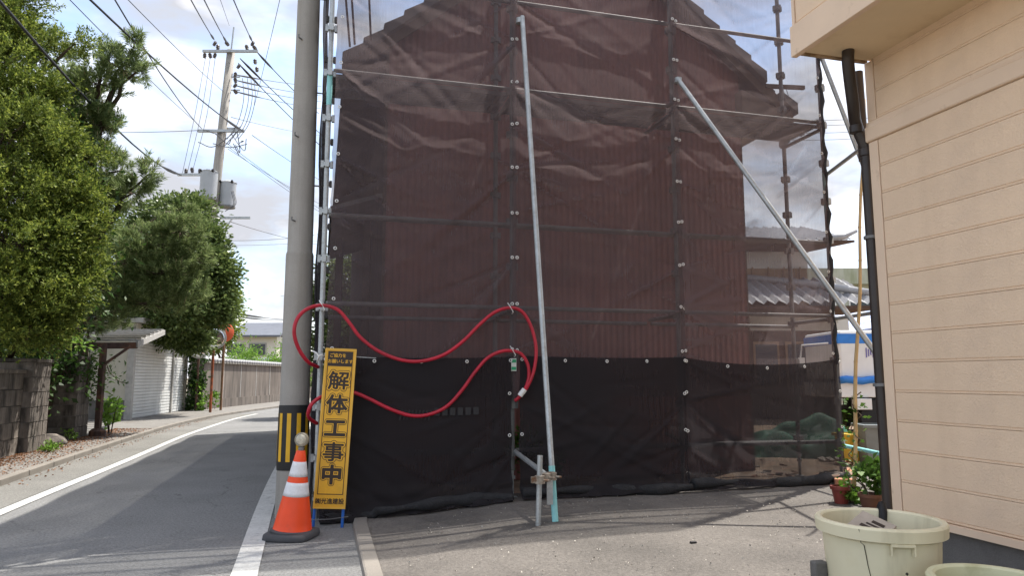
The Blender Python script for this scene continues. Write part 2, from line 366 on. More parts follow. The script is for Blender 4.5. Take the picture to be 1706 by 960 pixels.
# ================================================================= scaffold
sf = thing('scaffold', 'galvanised pipe scaffold with mesh deck boards standing behind the dark netting', 'scaffold', net(0, .3, .12))
PA = [-1.8, 0, 1.8, 3.7]; TOPZ = 6.9
def gz(a): return 0.0 if a < -1.3 else zap(6.95 + .2588 * a) * fx(.966 * a)
cupm = MB().lathe([(.03, -.028), (.047, -.024), (.047, .024), (.03, .028)], n=10)
cupm.box((0, -.052, 0), (.045, .035, .085)); cupm.box((0, .052, 0), (.045, .035, .085)); cupm.box((.055, 0, 0), (.035, .045, .085)); cupm.box((-.055, 0, 0), (.035, .045, .085))
cupd = mesh_of('coupler', cupm.v, cupm.f, M['dimsteel'], False)
cup = mesh_of('coupler', cupm.v, cupm.f, M['steel'], False)
for d in (0, .7):
    for a in PA:
        if d and a == 1.8: continue
        g0 = gz(a) if d == 0 else .1
        teal = (a == -1.8 and d == 0)
        po = part('post', MB().tube(net(a, d, g0 + .25), net(a, d, TOPZ), .0243, n=14), M['steel'] if d == 0 and a in (-1.8, 3.7) else M['dimsteel'], sf, 40)
        if teal: part('teal_sleeve', MB().tube(net(a, d, 3.82), net(a, d, 4.12), .0262, n=14), M['teal'], po, 40)
        if a == 3.7 and d == 0: part('teal_sleeve', MB().tube(net(a, d, 3.1), net(a, d, 3.6), .0262, n=14), M['teal'], po, 40)
        part('base_jack', MB().tube(net(a, d, g0), net(a, d, g0 + .3), .017, n=8).lathe([(.06, .004), (.06, .01)], net(a, d, g0), 4, Matrix.Rotation(TH + R(45), 3, 'Z')).lathe([(.03, -.01), (.03, .02)], net(a, d, g0 + .18), 8), M['steel'], sf, 30)
        for k in range(14):
            z = .52 + .45 * k + .02
            inst('coupler', cup if d == 0 and a in (-1.8, 3.7) else cupd, po, Matrix.Translation(net(a, d, z)) @ Matrix.Rotation(TH, 4, 'Z') @ Matrix.Scale(.78, 4))
RZ = [5.12, 4.17, 2.76, 1.93, .56]
for i in range(3):
    for z in RZ + [6.3]:
        part('rail', MB().tube(net(PA[i] + .03, -.005, z), net(PA[i + 1] - .03, -.005, z), .0213, n=10), M['dimsteel'], sf, 40)
    for z in (1.86, .5, 2.9):
        part('rail', MB().tube(net(PA[i] + .03, .7, z), net(PA[i + 1] - .03, .7, z), .0213, n=10), M['darksteel'], sf, 40)
for a in PA:
    for z in (4.1, 1.9): part('transom', MB().tube(net(a, .03, z), net(a, .67, z), .0213, n=8), M['darksteel'], sf, 40)
# mesh deck boards: two per bay, each an open frame of strips
pkm = MB(); Lp = 1.76
for yy in (-.115, -.07, -.035, 0, .035, .07, .115): pkm.box((0, yy, 0), (Lp, .014 if abs(yy) < .1 else .018, .012 if abs(yy) < .1 else .04))
for k in range(31): pkm.box((-Lp / 2 + .03 + k * (Lp - .06) / 30, 0, .002), (.012, .23, .008))
for k in range(4): pkm.box((-Lp / 2 + .1 + k * (Lp - .2) / 3, 0, -.012), (.035, .225, .02))
pl_ = MB().box((0, 0, .009), (Lp, .21, .002)); plm = mesh_of('softening_plate', pl_.v, pl_.f, netmat('half_clear_sheet', (.2, .2, .2), .5), False)  # half-clear sheet added to soften sun dots the slots cast on the net
pk = mesh_of('deck_board', pkm.v, pkm.f, M['darksteel'], False)
for i in range(3):
    for d in (.17, .44):
        Lb = PA[i + 1] - PA[i]; mt = Matrix.Translation(net((PA[i] + PA[i + 1]) / 2, d, 4.14)) @ Matrix.Rotation(TH, 4, 'Z')
        for e in range(1): o = inst('deck_board', pk, sf, mt @ Matrix.Diagonal((Lb / 1.8, 1, 1, 1))); p_ = bpy.data.objects.new('softening_plate', plm); col.objects.link(p_); p_.parent = o
# stays: leaning pipes that prop the scaffold from the forecourt
def pipe(name, a, b, r=.0243, m=None, par=sf): return part(name, MB().tube(a, b, r, n=14), m or M['steel'], par, 40)
s0 = net(.07, -.14, 4.9); s1 = Vector((.35, 5.94, zap(5.94))); q = s1 + (s0 - s1) * .09
st = pipe('stay_pipe', q, s0); part('teal_end', MB().tube(s1, q, .0262, n=14), M['teal'], st, 40)
k0 = Vector((.205, 5.82, .04)); k1 = Vector((.225, 5.84, .63)); pipe('ground_stake', k0, k1, .022)
h1 = Vector((.31, 5.93, .44)); pipe('tie_pipe', net(.02, -.03, .55), h1, .0225)
for c in (Vector((.222, 5.835, .44)), Vector((.325, 5.965, .45)), Vector((.27, 5.9, .45))):
    cl = MB().lathe([(.02, -.035), (.042, -.03), (.042, .03), (.02, .035)], c, 10).box(c + Vector((-.045, -.01, 0)), (.05, .02, .05), .3).tube(c + Vector((.03, -.03, .0)), c + Vector((.075, -.05, 0)), .008, n=6)
    part('clamp', cl, mat('rusty_clamp', (.32, .28, .23), .7, .4, 20, metal=.4, c2=(.2, .1, .05), c2scale=15) if 'clampm' not in M else M['clampm'], sf, 40)
part('wedge_plate', MB().box((.305, 5.9, .33), (.05, .012, .19), .2), M['steel'], sf)
t0 = net(1.8, -.15, 4.42); t1 = at(1460, 590, 6.2); t2 = t0 + (t1 - t0) * ((t0.z - .1) / (t0.z - t1.z)); pipe('stay_pipe', t0, t2)
for c in (net(.05, -.12, 4.86), net(1.81, -.13, 4.42)): part('clamp', MB().lathe([(.02, -.03), (.04, -.026), (.04, .026), (.02, .03)], c, 10), M['steel'], sf, 40)
u0 = net(3.7, -.06, 4.95); u1 = at(1440, 280, 7.75); u2 = u0 + (u1 - u0) * ((u0.z - .1) / (u0.z - u1.z)); pipe('stay_pipe', u0, u2)
def zline(px, py, z): return atz(px, py, z)
v0 = net(3.7, -.04, 3.55); pipe('side_rail', v0, zline(1436, 246, 3.62) + (zline(1436, 246, 3.62) - v0) * .4, .0213)
v0 = net(3.7, -.04, 1.9); v1 = at(1465, 520, 7.2); pipe('side_rail', v0, v1 + (v1 - v0) * .3, .0213)
v0 = net(3.7, -.04, .52); v1 = at(1470, 757, 7.3); pipe('side_rail', v0, v1 + (v1 - v0) * .3, .0213, M['teal'])
part('tag', MB().box(onnet(856, 608, -.14), (.05, .006, .12), TH), mat('white_tag', (.7, .72, .68), .5), sf)
tg = onnet(856, 608, -.146)
part('tag_print', MB().box(tg + Vector((0, -.002, .035)), (.044, .003, .03), TH).box(tg + Vector((0, -.002, -.035)), (.044, .003, .03), TH), mat('green_print', (.03, .35, .16), .5), sf)

# ================================================================= netting
M['net_up'] = netmat('net_black_mesh', (.18, .146, .153), .40)
M['net_low'] = netmat('net_black_mesh_dense', (.05, .046, .05), .125)
M['hem'] = mat('bunched_net_hem', (.022, .022, .024), .85, .3, 20, bump=.6, bscale=60)
rnd = np.random.default_rng(11)
ringv = MB(); nn_, mm_ = 10, 6
vs = []; fs = []
for i in range(nn_):
    for j in range(mm_):
        A = 2 * math.pi * i / nn_; B = 2 * math.pi * j / mm_
        vs.append(((.0125 + .0048 * math.cos(B)) * math.cos(A), .0048 * math.sin(B), (.0125 + .0048 * math.cos(B)) * math.sin(A)))
        fs.append((i * mm_ + j, ((i + 1) % nn_) * mm_ + j, ((i + 1) % nn_) * mm_ + (j + 1) % mm_, i * mm_ + (j + 1) % mm_))
M['grommet'] = mat('brass_white_grommet', (.72, .72, .7), .4, .1, metal=.3)
grom = mesh_of('grommet', vs, fs, M['grommet'], True)
def folds(U, Z, w, h, seeds, n, amp):
    """ridges that run out from the tied edges and die away, plus slow waviness"""
    r = np.random.default_rng(seeds); D = np.zeros_like(U)
    X = U * w
    for _ in range(n):
        side = r.random() < .5; x0 = -.02 if side else w + .02; z0 = r.random() * h
        zt = np.round((z0 - .45) / .45) * .45 + .45
        ang = R(r.uniform(-52, -14)) if r.random() < .8 else R(r.uniform(5, 30))
        dx, dz = math.cos(ang) * (1 if side else -1), math.sin(ang)
        al = (X - x0) * dx + (Z - zt) * dz; pe = -(X - x0) * dz + (Z - zt) * dx
        ln = r.uniform(.7, 2.4); wd = .013 + .036 * np.clip(al / ln, 0, 1)
        fall = np.clip(al / .12, 0, 1) * np.exp(-np.clip(al, 0, None) / ln * 1.7) * (al > 0)
        D += amp * r.uniform(.4, 1.2) * r.choice([-1, -1, 1]) * fall * np.exp(-(pe / wd) ** 2)
    for _ in range(8):   # creases from how it was packed
        x0, z0 = r.random() * w, r.random() * h; ang = r.uniform(-1.0, .9); al = (X - x0) * math.cos(ang) + (Z - z0) * math.sin(ang); pe = -(X - x0) * math.sin(ang) + (Z - z0) * math.cos(ang)
        D += amp * .5 * r.choice([-1, 1]) * np.exp(-(pe / .03) ** 2) * np.exp(-(al / r.uniform(.2, .6)) ** 2)
    for _ in range(6):
        kx_, kz_ = r.uniform(1, 4), r.uniform(.6, 3); D += .006 * np.sin(kx_ * X + kz_ * Z + r.random() * 6)
    return D
def netpanel(name, a0, a1, z0, z1, d0, seed, m, label, group, nf, amp, lower=False, topsag=0, belly=.05, gl=True, gr=True, nu=80, nv=None):
    w_ = a1 - a0; h_ = z1 - z0; nv = nv or int(h_ / .024)
    U, V = np.meshgrid(np.linspace(0, 1, nu + 1), np.linspace(0, 1, nv + 1)); Z = V * h_
    FD = folds(U, Z, w_, h_, seed, nf, amp); G = np.clip(np.abs(FD) / amp * .8 - .12, 0, 1) ** 1.2
    D = FD - belly * np.sin(np.pi * U) * (.5 + .5 * np.sin(np.pi * V))
    D *= np.clip(np.minimum(U, 1 - U) * 14, .15, 1)
    if not lower: D *= np.clip((z0 + Z) * 2.2 - 3.1, .12, 1)
    A = a0 + U * w_
    sc_ = .014 * np.abs(np.sin(np.pi * (Z + z0 - 1.52) / .45))
    A = A + sc_ * (np.clip(1 - U * 8, 0, 1)) - sc_ * (np.clip(1 - (1 - U) * 8, 0, 1))
    Zw = z0 + Z
    if lower:
        gzv = np.where(A < -1.36, .012, (.05 + .03 * (6.95 + .2588 * A - 4.5)) * np.clip((.966 * A + 1.5) / 1.5, .3, 1) + .008)
        r = np.random.default_rng(seed + 1)
        bl = np.clip(1 - Z / .3, 0, 1) ** 1.6
        rum = sum(np.sin(A * k + p) for k, p in ((3.1, 1.), (7.3, 2.), (13, .3), (23, 4))) / 4
        D = D - bl * (.10 + .05 * rum) + .05 * np.exp(-((Z - .1) / .05) ** 2) * (.6 + rum * .6)
        tp_ = z1 - topsag * np.sin(np.pi * U) ** .8
        Zw = gzv + (tp_ - gzv) * V
        Zw = Zw + bl * .02 * np.abs(rum)
    P = np.stack([P0.x + UX.x * A + NX.x * (d0 + D), P0.y + UX.y * A + NX.y * (d0 + D), Zw], -1).reshape(-1, 3)
    f = [(j * (nu + 1) + i, j * (nu + 1) + i + 1, (j + 1) * (nu + 1) + i + 1, (j + 1) * (nu + 1) + i) for j in range(nv) for i in range(nu)]
    o = mesh_of(name, P, f, m, True); at_ = o.attributes.new('fold_tone', 'FLOAT', 'POINT'); at_.data.foreach_set('value', G.ravel().astype(np.float32)); ob = bpy.data.objects.new(name, o); col.objects.link(ob)
    ob['label'] = label; ob['category'] = 'netting'; ob['group'] = group
    def gr_(a, z, d): inst('grommet', grom, ob, Matrix.Translation(net(a, d, z)) @ Matrix.Rotation(TH + rnd.uniform(-.3, .3), 4, 'Z'))
    zz = [1.52 + .45 * k for k in range(12)] if not lower else [.3, .72, 1.1]
    for z in zz:
        if z < z1 - .02:
            if gl: gr_(a0 + (.058 if not lower else .03), z + rnd.uniform(-.01, .01), d0 - .012)
            if gr: gr_(a1 - (.058 if not lower else .03), z + rnd.uniform(-.01, .01), d0 - .012)
    if lower:
        hp_ = []; hr_ = []
        for k in range(61):
            a = a0 + .02 + (w_ - .04) * k / 60; hp_.append(net(a, d0 - .07 + .03 * math.sin(a * 5.1 + seed) + .012 * math.sin(a * 17), gz(a) + .055 + .02 * math.sin(a * 3.3 + seed * .7))); hr_.append(.045 + .014 * math.sin(a * 4.1 + seed) + .008 * math.sin(a * 13.7))
        part('rolled_hem', MB().path(hp_, hr_, 9), M['hem'], ob, True)
        for k in range(5):
            u = (k + .06) / 4.12; gr_(a0 + w_ * u, z1 - .035 - topsag * max(0, math.sin(math.pi * u)) ** .8, d0 - .03 - belly * math.sin(math.pi * u) * .5)
    return ob
GN = 'upper net sheets'; GL = 'lower net sheets'
netpanel('safety_net', -1.76, .035, 1.06, 7.0, -.083, 21, M['net_up'], 'tall sheer dark upper net behind the upper hose loop beside the utility pole', GN, 85, .03)
netpanel('safety_net', -.035, 1.835, 1.06, 7.0, -.095, 34, M['net_up'], 'tall sheer dark upper net in the middle bay behind the steep stay pipe', GN, 85, .03)
netpanel('safety_net', 1.765, 3.66, 1.06, 7.0, -.083, 47, M['net_up'], 'tall sheer dark upper net with sky and tiled roofs showing through', GN, 85, .03)
netpanel('safety_net', -1.78, -.03, .02, 1.45, -.125, 60, M['net_low'], 'dense black lower net behind the yellow demolition sign', GL, 16, .022, True, .02)
netpanel('safety_net', 0.03, 1.80, .1, 1.46, -.13, 72, M['net_low'], 'black lower net behind the ground stake and clamped pipes', GL, 16, .022, True, .015)
netpanel('safety_net', 1.765, 3.66, .1, 1.46, -.125, 83, M['net_low'], 'sagging black lower net with green sheet showing through, next to the truck', GL, 18, .026, True, .075)
# net along the road side, height and density set to darken the road's shadow
m = MB(); D_ = lambda u, v: net(-1.86 + .015 * math.sin(u * 40 + v * 5) + .012 * math.sin(v * 31), .02 + u * 11.8, .02 + 6.35 * v)
o = single('safety_net', m.grid(D_, 60, 30), netmat('net_black_mesh_shadow', (.06, .055, .06), .1), 'dark net along the road side of the scaffold, seen edge on behind the pole', 'netting', smooth=True)
# bunched edge of net rolled along the outermost post
m = MB(); pts = [net(3.655 + .012 * math.sin(k * 1.7), -.075 + .01 * math.sin(k * 2.3), 1.4 + 5.3 * k / 60) for k in range(61)]
single('net_roll', m.path(pts, [.02 + .008 * math.sin(k * 2.1) + .005 * math.sin(k * .77) for k in range(61)], 8), mat('net_roll_black', (.03, .03, .032), .85), 'bunched dark edge of netting tied along the outermost scaffold post', 'netting', smooth=True)

# ================================================================= brown house behind the net
hs = thing('brown_house', 'old brown corrugated metal clad house with tiled gable roof behind the netting', 'house', net(1.1, 1.2, .1))
RC, RT, RS, RD = 1.2, 7.1, .83, 11.0
def rz(a): return RT - RS * abs(a - RC)
M['brownsheet'] = mat('brown_corrugated_sheet', (.26, .108, .09), .6, .16, 2.5, streak=(.15, .07, .062), streakpos=(.5, .8), sscale=7, objrand=.14, c2=(.22, .13, .11), c2pos=(.6, .75), c2scale=3)
M['rooftile'] = mat('grey_roof_tile', (.12, .118, .115), .7, .2, 4, objrand=.12, fine=.15)
M['oldwood'] = mat('old_wood', (.13, .095, .07), .85, .25, 6, streak=(.07, .05, .04), sscale=12)
WL, WR, WD_ = -1.15, 3.36, 1.12
aw = WL
while aw < WR - .02:
    ae = min(aw + .76, WR)
    for (zl, zh) in ((.12, 2.35), (2.3, 4.5), (4.45, 7.2)):
        n = int(round((ae - aw) / .019)); mb = MB(); v = []; f = []
        dd = WD_ + (.004 if zl < 1 else (0 if zl < 3 else -.004))
        for i in range(n + 1):
            a = aw + (ae - aw) * i / n; off = (.0, .009, .009, 0.)[i % 4] 
            zt = min(zh, rz(a) - .1); zt = max(zt, zl + .001)
            v += [net(a, dd - off, zl), net(a, dd - off, zt)]
        mb.add(v, [(2 * i, 2 * i + 2, 2 * i + 3, 2 * i + 1) for i in range(n)]); part('wall_sheet', mb, M['brownsheet'], hs)
    aw = ae
for a, s_ in ((WL, -1), (WR, 1)):
    mb = MB().beam(net(a - s_ * .02, WD_ + .06, .12), net(a - s_ * .02, WD_ + .06, rz(a) - .2), .1, .1, UX); part('corner_post', mb, M['oldwood'], hs)
    v = [net(a - s_ * .01, WD_ + .11, .1), net(a - s_ * .01, RD, .1), net(a - s_ * .01, RD, rz(a) - .15), net(a - s_ * .01, WD_ + .11, rz(a) - .15)]
    part('side_wall', MB().ext(v, -UX * s_ * .1), M['oldwood'], hs)
part('back_wall', MB().ext([net(WL + .12, RD - .1, .1), net(WR - .12, RD - .1, .1), net(WR - .12, RD - .1, rz(WR) - .2), net(RC, RD - .1, RT - .3), net(WL + .12, RD - .1, rz(WL) - .2)], -NX * .1), M['oldwood'], hs)
EL, ER = -1.66, 4.05
for sgn, ae in ((-1, EL), (1, ER)):
    # stepped tile courses as one sheet, run from verge to the back
    n = 13; v = []; prof = []
    for k in range(n):
        a0 = RC + (ae - RC) * k / n; a1 = RC + (ae - RC) * (k + 1) / n
        prof += [(a0, rz(a0) + (.035 if k else 0.05)), (a1, rz(a1) + .035 + .028)]
    prof += [(ae, rz(ae) - .02), (RC, RT - .03)]
    f_ = [net(a, 1.0, z) for a, z in prof]
    part('tile_slope', MB().ext(f_ if sgn > 0 else f_[::-1], NX * (RD - .6)), M['rooftile'], hs)
    part('soffit', MB().ext([net(RC, .98, RT - .05), net(ae - sgn * .03, .98, rz(ae) - .03), net(ae - sgn * .03, .98, rz(ae) - .11), net(RC, .98, RT - .14)], NX * (RD - .6)), M['oldwood'], hs)
    part('barge_board', MB().ext([net(RC, .95, RT - .02), net(ae, .95, rz(ae) - .02), net(ae, .95, rz(ae) - .2), net(RC, .95, RT - .22)], NX * .028), M['oldwood'], hs)
    tm = MB(); dxa = (ae - RC) / n; ln = abs(dxa)
    sl = math.atan(RS)
    for k in range(n):
        a0 = RC + dxa * k; a1 = a0 + dxa * 1.07
        if sgn > 0 and k == n - 2: continue
        z0, z1 = rz(a0) + .02, rz(a1) + .075
        lift = .012 * math.sin(k * 5.1)
        pr = [net(a0, .86, z0 + lift), net(a1, .86, z1 + lift), net(a1, .86, z1 - .15 + lift), net(a0, .86, z0 - .1 + lift)]
        part('verge_tile', MB().ext(pr if sgn > 0 else pr[::-1], NX * (.2 + .02 * math.sin(k * 3.3))), M['rooftile'], hs, bevel=.008)
    for k in range(5):
        d = .99 + k * 0.0
rd_ = MB().path([net(RC, .84, RT + .14), net(RC, RD + .5, RT + .14)], .11, 10); part('ridge_cap', rd_, M['rooftile'], hs, 40)
# broken eave at the right: hanging boards, loose tiles, torn edge
rr = random.Random(8)
for k in range(5):
    a = ER - .05 - k * .14; z = rz(a) - .28 - .03 * k
    part('broken_board', MB().beam(net(a - .35, 1.0 + .07 * k, z + .12), net(a + .18 * rr.random() + .02, .95 + .09 * k, z - .02), .05, .035), M['oldwood'], hs)
part('broken_board', MB().beam(net(3.65, .95, rz(3.75) + .02), net(4.2, .9, rz(3.9) + .16), .04, .05), M['oldwood'], hs)
lw = [net(3.3, .95, 4.92), net(3.98, .95, 4.66), net(4.02, .95, 4.58), net(3.3, .95, 4.5)]
part('eave_boxing', MB().ext(lw, NX * 1.6), M['oldwood'], hs)
for k in range(3):
    a = 3.85 + .05 * k; part('hanging_wire', MB().path([net(a, .93, 4.98), net(a + .03, .92, 4.86), net(a - .02, .92, 4.76 - .05 * k)], .004, 4), M['wire'], hs)
# window recess and pipes on the dark left side
part('lean_to_roof', MB().ext([net(-1.16, 1.3, 3.35), net(-1.75, 1.3, 3.15), net(-1.75, 1.3, 3.1), net(-1.16, 1.3, 3.3)], NX * 3.5), M['darksteel'], hs)
for k, (a, z0, z1) in enumerate(((-1.3, .1, 3.2), (-1.6, .1, 3.1))): part('side_post', MB().beam(net(a, 1.9 + k, z0), net(a, 1.9 + k, z1), .08, .08), M['oldwood'], hs)
# service cables that drop to the gable
for px0, px1, py1 in ((564, 583, 66), (577, 591, 62), (609, 618, 55)):
    a = onnet(px1, py1 + 12, .8); b_ = onnet(px0 - 6, -160, -.9 + 1.0)
    single('service_cable', MB().path([b_, b_.lerp(a, .5) + Vector((.02, 0, -.05)), a], .012, 6), M['wire'], 'black service cable dropping steeply to the tiled gable behind the net', 'cable', 'service cables at the gable', True)
# ================================================================= red hose hung in loops
def catmull(pts, n=8):
    P = [Vector(p) for p in pts]; P = [P[0] * 2 - P[1]] + P + [P[-1] * 2 - P[-2]]; o = []
    for i in range(1, len(P) - 2):
        for k in range(n):
            t = k / n; a, b, c, d = P[i - 1], P[i], P[i + 1], P[i + 2]
            o.append(.5 * ((2 * b) + (c - a) * t + (2 * a - 5 * b + 4 * c - d) * t * t + (3 * b - a - 3 * c + d) * t ** 3))
    o.append(P[-2]); return o
M['hose'] = mat('red_hose', (.42, .008, .028), .42, .2, 6, spec=.5, c2=(.3, .02, .03), c2pos=(.55, .7), c2scale=5)
hp = [(530, 612, .04), (513, 603, -.12), (497, 580, -.2), (490, 553, -.24), (496, 530, -.22), (512, 515, -.17), (535, 509, -.12), (562, 516, -.1), (582, 538, -.1), (600, 562, -.1), (630, 585, -.11), (668, 600, -.12), (702, 602, -.12),
      (738, 592, -.12), (770, 570, -.11), (800, 540, -.1), (825, 520, -.1), (850, 513, -.1), (870, 520, -.11), (885, 545, -.12), (893, 580, -.13), (890, 615, -.13), (880, 642, -.12), (866, 661, -.08), (858, 668, -.05)]
h2 = [(528, 706, .02), (515, 697, -.1), (514, 686, -.15), (520, 673, -.16), (535, 662, -.13), (560, 654, -.1), (590, 655, -.09), (615, 665, -.09), (650, 682, -.1), (685, 693, -.1), (715, 691, -.1), (745, 677, -.1), (770, 650, -.1), (790, 622, -.1), (812, 597, -.1), (835, 586, -.1),
      (852, 585, -.1), (868, 590, -.11), (879, 607, -.12), (881, 628, -.12), (875, 648, -.11), (866, 660, -.075)]
hz = thing('red_hose', 'long red hose hung in two sagging loops across the netting', 'hose', onnet(853, 520, -.1))
for pl in (hp, h2): part('hose_run', MB().path(catmull([onnet(p[0], p[1], p[2] - .1) for p in pl]), .0165, 10), M['hose'], hz, True)
for px, py in ((873, 651), (869, 656)): part('white_tape', MB().tube(onnet(px - 3, py + 4, -.215), onnet(px + 1, py - 2, -.218), .026, n=10), M['white'], hz, 40)
for px, py in ((850, 514), (854, 586), (536, 510)): part('wire_tie', MB().path([onnet(px - 4, py - 9, -.12), onnet(px, py - 3, -.235), onnet(px + 5, py + 6, -.22), onnet(px + 3, py + 9, -.12)], .005, 5), M['white'], hz)

# ================================================================= demolition sign
BL = at(521, 848, 6.14); BR = at(575, 849, 6.17); TL = at(541, 580, 6.22)
EX = (BR - BL); SW = EX.length; EX.normalize(); EY = (TL - BL); EY = EY - EX * EY.dot(EX); SH = EY.length; EY.normalize(); EZ = EX.cross(EY)
def sp(x, y, z=0): return BL + EX * x + EY * y + EZ * z     # EZ points to the viewer
sg = thing('construction_sign', 'tall yellow demolition notice board with black Japanese lettering beside the orange cone', 'sign', sp(SW / 2, -.13))
def sbox(mb, x0, x1, y0, y1, z0, z1):
    return mb.add([sp(x, y, z) for x in (x0, x1) for y in (y0, y1) for z in (z0, z1)], [(0, 1, 3, 2), (4, 6, 7, 5), (0, 4, 5, 1), (2, 3, 7, 6), (0, 2, 6, 4), (1, 5, 7, 3)])
M['sign_y'] = mat('sign_yellow', (.75, .40, .022), .45, .08, 3, streak=(.6, .33, .05), streakpos=(.5, .85), sscale=9, fine=.05, fscale=80, c2=(.62, .34, .03), c2pos=(.5, .75), c2scale=5)
M['sign_k'] = mat('sign_black', (.03, .018, .012), .5, .15, 5); M['blue'] = mat('blue_painted_tube', (.02, .13, .5), .4, .1)
part('panel', sbox(MB(), .004, SW - .004, .004, SH - .004, -.008, 0), M['sign_y'], sg)
M['frame_y'] = mat('frame_yellow', (.72, .42, .06), .5, .1, 6)
fr = MB(); t = .014
for x0, x1, y0, y1 in ((0, t, 0, SH), (SW - t, SW, 0, SH), (t, SW - t, 0, t), (t, SW - t, SH - t, SH)): sbox(fr, x0, x1, y0, y1, -.014, .004)
part('frame', fr, M['frame_y'], sg)
for x in (.012, SW - .018): part('leg', MB().tube(sp(x, .3, -.024), sp(x, -.165, -.024), .0125, n=10), M['blue'], sg, 40)
part('cross_bar', MB().tube(sp(.01, .28, -.024), sp(SW - .015, .28, -.024), .01, n=8), M['blue'], sg, 40)
part('tie_wire', MB().path([sp(0, -.09, .01), sp(SW * .6, -.08, .02), sp(SW + .03, -.06, 0)], .003, 5), M['darksteel'], sg)
for x0, x1 in ((-.06, .0), (SW, SW + .17)): part('tie_wire', MB().path([sp(x0, SH - .065, -.03), sp(x1, SH - .068, -.03)], .0035, 5), M['steel'], sg)
part('tie_knot', MB().path([sp(-.11, SH - .03, -.02), sp(-.07, SH - .05, -.0), sp(-.05, SH - .08, .0), sp(-.065, SH - .13, 0), sp(-.05, SH - .07, .01), sp(-.02, SH - .06, 0)], .007, 6), M['white'], sg, True)
# black border line and header block
b0 = .026; bd = MB(); HD = SH - .155; bt = .006; by0 = .115
for x0, x1, y0, y1 in ((b0, b0 + bt, by0, HD), (SW - b0 - bt, SW - b0, by0, HD), (b0 + bt, SW - b0 - bt, by0, by0 + bt)): sbox(bd, x0, x1, y0, y1, .0, .0015)
sbox(bd, b0, SW - b0, HD, SH - .024, 0, .0015); part('border_print', bd, M['sign_k'], sg)
def glyph(txt, x, y, size, off, z, m, sx=1.0, nc=16):
    """letters thickened by a ring of copies, each a hair in front of the last"""
    c = bpy.data.curves.new('t', 'FONT'); c.body = txt; c.size = 1; c.resolution_u = 2; c.align_x = 'LEFT'
    o = bpy.data.objects.new('t', c); col.objects.link(o); dg = bpy.context.evaluated_depsgraph_get(); dg.update()
    me = bpy.data.meshes.new_from_object(o.evaluated_get(dg)); vs = [v.co.copy() for v in me.vertices]; fs = [tuple(p.vertices) for p in me.polygons]
    bpy.data.objects.remove(o); bpy.data.curves.remove(c); bpy.data.meshes.remove(me)
    xs = [v.x for v in vs]; yy = [v.y for v in vs]; cx, cy = (min(xs) + max(xs)) / 2, (min(yy) + max(yy)) / 2
    V = []; F = []
    for k in range(nc + 1):
        dx, dy = (off * math.cos(6.2832 * k / nc), off * math.sin(6.2832 * k / nc)) if k else (0, 0)
        n = len(V); V += [sp(x + (v.x - cx) * size * sx + dx, y + (v.y - cy) * size + dy, z + k * 2e-5) for v in vs]; F += [tuple(i + n for i in f) for f in fs]
    return V, F
CY = [SH * k for k in (.795, .645, .493, .347, .207)]
for ch, y in zip('解体工事中', CY):
    s_ = .165
    for off, z, m_, nm in ((.0195, .0012, M['sign_k'], 'glyph_outline'), (.0145, .0022, M['sign_y'], 'glyph_gap'), ({'解': .0036, '事': .0036, '体': .0055}.get(ch, .007), .0032, M['sign_k'], 'glyph')):
        v, f = glyph(ch, SW / 2, y, s_, off, z, m_, 1.12); part(nm, MB().add(v, f), m_, sg)
for tx, x, y in (('ご協力を', SW * .42, SH - .06), ('お願いします', SW * .51, SH - .112)):
    v, f = glyph(tx, x, y, .036, .0008, .0025, M['sign_y'], 1.0); part('small_print', MB().add(v, f), M['sign_y'], sg)
v, f = glyph('㈱光進建設', SW / 2, .062, .05, .0012, .0015, M['sign_k'], .95); part('company_name', MB().add(v, f), M['sign_k'], sg)

# ================================================================= traffic cone
cb = Vector((-1.735, 5.80, 0)); cn = thing('traffic_cone', 'orange traffic cone with white reflective bands and warning lamp beside the sign', 'cone', cb)
M['orange'] = mat('cone_orange', (.85, .075, .015), .45, .08, 4, c2=(.6, .08, .03), c2pos=(.6, .8), c2scale=6, emit=None); M['refl'] = mat('reflective_white', (.72, .72, .74), .4, .06, 30, fine=.08, fscale=90)
M['rubber'] = mat('grey_rubber', (.07, .07, .075), .8, .2, 8)
rot = Matrix.Rotation(R(-8), 3, 'Z')
bs = MB(); pr = []; 
for k in range(24):
    t = 2 * math.pi * k / 24; e = 5; rr_ = .185 / (abs(math.cos(t)) ** e + abs(math.sin(t)) ** e) ** (1 / e); pr.append(rot @ Vector((rr_ * math.cos(t), rr_ * math.sin(t), 0)))
v = []
for sc_, z in ((1, .004), (1.02, .012), (1.0, .042), (.93, .052), (.80, .054)): v += [cb + p * sc_ + Vector((0, 0, z)) for p in pr]
f = [(r_ * 24 + k, r_ * 24 + (k + 1) % 24, (r_ + 1) * 24 + (k + 1) % 24, (r_ + 1) * 24 + k) for r_ in range(4) for k in range(24)] + [tuple(range(23, -1, -1)), tuple(range(96, 120))]
part('base', bs.add(v, f), M['rubber'], cn, 50)
tilt = Matrix.Rotation(R(4.2), 3, 'Y')
def cr_(z): return .153 + (.036 - .153) * (z - .05) / .62
def cprof(z0, z1, e=0, n=4): return [(cr_(z0 + (z1 - z0) * k / n) + e, z0 + (z1 - z0) * k / n) for k in range(n + 1)]
off = Vector((0, 0, 0))
part('body', MB().lathe([(.162, .045), (.158, .056)] + cprof(.062, .67, 0, 10) + [(.03, .675)], cb, 32, tilt), M['orange'], cn, 45)
part('base_ring', MB().lathe([(.17, .048), (.17, .062), (.156, .07)], cb, 32, tilt), M['rubber'], cn, 45)
for z0, z1 in ((.325, .43), (.475, .59)): part('white_band', MB().lathe([(r_ + .0015, z) for r_, z in cprof(z0, z1)], cb, 32, tilt), M['refl'], cn, True)
tp_ = cb + tilt @ Vector((0, 0, .67))
